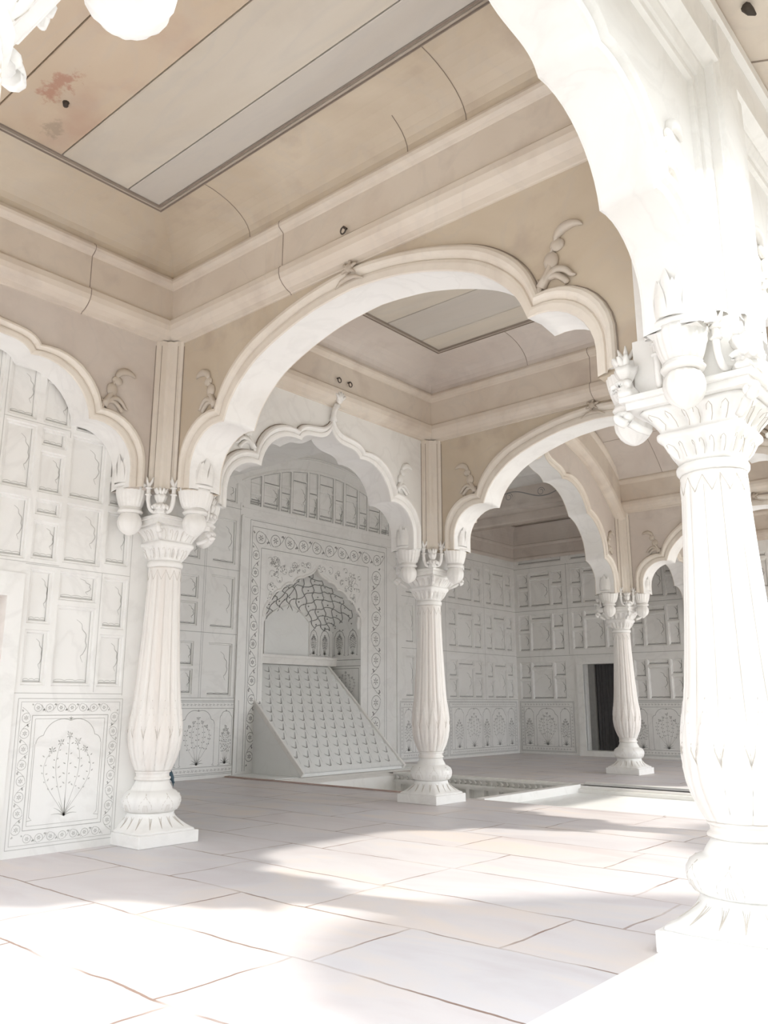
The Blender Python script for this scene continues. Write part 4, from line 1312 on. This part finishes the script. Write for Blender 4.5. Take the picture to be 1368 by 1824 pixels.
b.box(-.47, -.33, .0, .30, .0, 1.83); b.box(.33, .47, .0, .30, 0, 1.83); b.box(-.33, .33, 0, .30, 1.70, 1.83)
b.build('door_frame', 'wall', dt)
b = MB(); rows = []
for j in range(2):
    rows.append([(-.22 + .60 * i / 60, .24 + .022 * sin(i * .9) + .01 * sin(i * 2.3), .10 + 1.62 * j) for i in range(61)])
b.grid(rows); b.build('curtain', 'dark', dt, True)
b = MB(); b.box(-.33, -.20, .18, .24, .1, 1.7); b.box(-.47, .47, .34, .38, 0, 1.83); b.build('dark_shutter', 'inlay', dt)

# ------------------------------------------------------------------ floor, basin, platform
b = MB()
def slab(x0, x1, y0, y1, z=0): b.quad((x0, y0, z), (x1, y0, z), (x1, y1, z), (x0, y1, z))
PX0, PX1, PY0, PY1 = -2.62, .30, 3.80, 5.86
XI = 3.87
slab(-.35, XI, -6.5, PY0); slab(XB, -.35, -HW, PY0)
slab(XB - .6, PX0 - .30, PY0, PY1 + 1.3)           # beside the chute
slab(PX0 - .30, XI, PY1 + .0, YE); slab(XB - .6, PX0 - .3, PY1 + 1.3, YE)
struct(b.build('floor', 'floor'))
# marble margin outside the facade line
b = MB(); b.box(XI, 6.0, -9, 14, -.20, .004); o = b.build('floor', 'white'); struct(o)
b = MB(); b.box(-30, 40, -30, 45, -.9, -.45); struct(b.build('floor', 'grass'))
# sunken basin
bt = thing('sunken_basin', 'shallow sunken marble basin with a row of small niches behind the middle column', 'basin', (-1.2, 4.8, -.36))
def rel(b_): 
    b_.V = [(v[0] + 1.2, v[1] - 4.8, v[2] + .36) for v in b_.V]; return b_
b = MB(); b.quad((PX0, PY0, -.36), (PX1, PY0, -.36), (PX1, PY1, -.36), (PX0, PY1, -.36)); rel(b).build('basin_floor', 'plain', bt)
b = MB(); b.box(PX0, PX1, PY0 - .06, PY0, -.36, -.004); b.box(PX1 - .10, PX1, PY0, PY1, -.36, .012); rel(b).build('basin_kerb', 'white', bt)
b = MB()
def K3(a, z, d): return (a, PY1 - d, z)
nr = [(PX0 + .1 + k * .235, PX0 + .1 + k * .235 + .19, -.34, -.15) for k in range(12) if PX0 + .1 + k * .235 + .19 < PX1 - .1]
panel_wall(b, K3, nr, PX0, PX1, -.36, 0, depth=.09, slope=.004)
rel(b).build('small_niches', 'white', bt)
b = MB()
b.box(PX0, PX1 - .02, PY1 - .03, PY1, -.12, -.085); b.box(PX0, PX1 - .02, PY1 - .05, PY1 + .03, -.02, .012); b.box(PX0, PX1, PY1 + .10, PY1 + .12, 0, .01)
for k in range(34):
    x = PX0 + .06 + k * .083
    b.tube([(x, PY1 - .012, -.09), (x + .02, PY1 - .03, -.06), (x, PY1 - .035, -.03)], [.004, .018, .008], 6)
rel(b).build('leaf_moulding', 'white', bt)
b = MB()
b.grid([[(x_, y_, z_) for y_ in (PY0, 7.1)] for (x_, z_) in ((PX0 - .30, .0), (PX0 - .27, .016), (PX0 - .18, .016), (PX0 - .15, .002), (PX0 - .10, -.012), (PX0 - .06, -.012), (PX0, -.035), (PX0, -.36))])
rel(b).build('stepped_lip', 'white', bt)
# shallow channel right of the basin
b = MB()
b.box(PX1, XI, PY0 + .02, PY1 - .06, -.12, -.08); o = b.build('floor', 'plain'); struct(o)
b = MB(); b.box(PX1, XI, PY1 - .06, PY1 + .0, -.12, -.035); b.box(PX1, XI, PY1 + 0, PY1 + .10, -.12, .0); b.box(PX1, XI, PY1 + .10, PY1 + .16, -.1, .03); struct(b.build('trim_40', 'white'))
# marble platform beside the chute and red stone edge
b = MB(); b.box(XB - .0, PX0 - .3, PY0 + .03, PY1 + 1.3, 0, .022); struct(b.build('trim_41', 'plain'))
b = MB(); b.box(XB, -.27, PY0 - .035, PY0 + .012, -.06, .014); tag(b.build('stone_kerb', 'redstone'), 'thin red sandstone edging strip from the niche wall to the middle column', 'kerb')

# ------------------------------------------------------------------ facade frame, pilasters, eave
def frame_bay(idx, y0, y1, zt):
    # moulded frame around each facade arch, growing outwards to the pilaster face
    prof = [(0, 0), (.012, .02), (.045, .02), (.05, .008), (.06, .03), (.10, .045), (.12, .045), (.125, .06), (.165, .10), (.19, .10)]
    b = MB(); rows = []
    for (m, h) in prof:
        rows.append([(FX1 + h, y0 - m, 2.62), (FX1 + h, y0 - m, zt + m), (FX1 + h, y1 + m, zt + m), (FX1 + h, y1 + m, 2.62)])
    b.grid(rows); struct(b.build('trim_%d' % idx, 'white'))
for k, (a, c, z) in enumerate(((-P + .29, -.29, 3.75), (.29, P - .29, 3.75), (P + .29, YC - .29, 4.5), (YC + .29, YE - .2, 3.75))):
    frame_bay(50 + k, a, c, z)
for k, y in enumerate((-P, 0, P, YC)):
    b = MB(); b.box(FX1 - .02, FX1 + .10, y - .10, y + .10, 2.42, 4.25); struct(b.build('trim_%d' % (60 + k), 'white'))
b = MB(); b.box(FX0, FX1 + .085, -P - .3, YE, 3.93, 4.32); b.box(FX1, FX1 + .12, -P - .3, YE, 4.16, 4.22); struct(b.build('trim_65', 'white'))
# sloping stone eave
et = thing('stone_eave', 'sloping stone eave along the outside above the near right column', 'eave', (FX1 + .1, 3.9, 4.2))
b = MB()
V = []
for (x, z) in ((0, .05), (.72, -.13), (.74, -.09), (0, .12)):
    V += [(x, -7.5, z), (x, 7.4, z)]
b.add(V, [(0, 1, 3, 2), (2, 3, 5, 4), (4, 5, 7, 6), (6, 7, 1, 0), (0, 2, 4, 6), (1, 7, 5, 3)])
b.build('eave_slab', 'cornice', et)
b = MB()
for k in range(16):
    y = -7.3 + k * .95
    b.tube([(.01, y, .045), (.25, y + .05, -.012), (.5, y + .16, -.075), (.71, y + .34, -.128)], .005, 5)
b.build('eave_joints', 'joint', et)
# roof
b = MB(); b.box(XB - .9, FX1 + .12, -P - .25, YE + .3, 5.3, 5.45); b.box(XB - .9, XB - .75, -P, YE + .3, 0, 5.4); b.box(FX0 + .05, FX1, -P - .25, YE + .3, 4.3, 5.4)
b.box(XB - .9, FX1, YE + .40, YE + .5, 0, 5.4); b.box(XB - .9, -HW, -HW - .2, -HW, 0, 5.4); b.box(-.4, -.3, -P, 0, 0, 5.4); b.box(-.4, FX1, -P - .14, -P + .1, 3.78, 5.4)
struct(b.build('ceiling', 'wall'))

# unseen trees added to shade the front paving and block low sky light
for k, (tx, y) in enumerate(((9.6, -9.9), (9.6, -6.3), (9.6, -2.7), (9.6, .9), (9.6, 4.5), (-1.5, -11.5), (2.2, -11.5), (5.9, -11.5))):
    t = thing('added_shade_tree', 'unseen tree added outside the picture to block sun and sky light', 'tree', (tx, y, -.45), 0, 'unseen trees added to block light')
    b = MB(); b.tube([(0, 0, 0), (.05, .03, 1.4), (0, 0, 3.0)], [.2, .15, .12], 10); b.build('trunk', 'joint', t, True)
    b = MB(); rr = random.Random(k)
    rows = []
    for i in range(17):
        a = PI * i / 16
        rows.append([((1.15 + .12 * rr.uniform(-1, 1)) * (sin(a) ** .5 if i not in (0, 16) else .01) * cos(q), (1.60 + .13 * rr.uniform(-1, 1)) * (sin(a) ** .5 if i not in (0, 16) else .01) * sin(q), 3.75 - 3.05 * cos(PI - a) * -1 * -1 + rr.uniform(-.12, .12)) for q in [2 * PI * j / 22 for j in range(22)]])
    b.grid(rows, True); b.build('foliage', 'leaves', t, True)

# ------------------------------------------------------------------ small iron hooks, rings and cloth
def ringhook(loc, lab, nrm):
    t = thing('iron_ring', lab, 'iron ring', loc)
    b = MB(); n = Vector(nrm)
    b.tube([Vector((0, 0, .02)) - n * .02, Vector((0, 0, .02)) + n * .03], .008, 8); b.build('ring_shank', 'iron', t, True)
    b = MB(); u = n.cross(Vector((0, 0, 1)))
    b.tube([n * .03 + u * .022 * cos(a) + Vector((0, 0, -.005 + .024 * sin(a))) for a in [2 * PI * k / 16 for k in range(17)]], .005, 6, False)
    b.build('ring_loop', 'iron', t, True)
ringhook((2.10, -.236, 3.885), 'iron ring on the cornice above the wide honey-stained arch', (0, -1, 0))
ringhook((.236, 1.62, 3.93), 'left one of the two iron rings above the leaf finial', (1, 0, 0))
ringhook((.236, 1.77, 3.93), 'right one of the two iron rings above the leaf finial', (1, 0, 0))
for (x, y, z, lab) in ((1.19, -1.69, 4.42, 'dark iron hook in the stained ceiling slab, lower one at left'), (2.10, -1.70, 4.42, 'dark iron hook in the ceiling slab beside the hanging bud at the top left')):
    b = MB(); b.tube([(0, 0, .01), (0, 0, -.02), (.012, 0, -.032)], [.022, .016, .004], 8)
    o = b.build('ceiling_hook', 'iron', None, True); o.location = (x, y, z); tag(o, lab, 'hook')
b = MB(); b.tube([(0, 0, .02), (0.02, 0, -.02), (.04, 0, -.05)], [.024, .02, .006], 8); o = b.build('eave_hook', 'iron', None, True); o.location = (4.52, -.03, 4.19); tag(o, 'small dark iron hook under the stone eave at the top right', 'hook')
b = MB(); b.grid([[(0, .0 + .012 * i, .055 - .018 * j * (1 if i else .3) - .004 * i * i) for i in range(5)] for j in range(5)])
b.tube([(0, -.01, .03), (.006, .012, .01), (0, .03, -.02), (.004, .05, -.05)], [.016, .02, .012, .003], 7)
o = b.build('cloth_scrap', 'blue', None, True); o.location = (.02, .125, .44); tag(o, 'dark blue scrap of cloth tucked behind the left column', 'cloth')
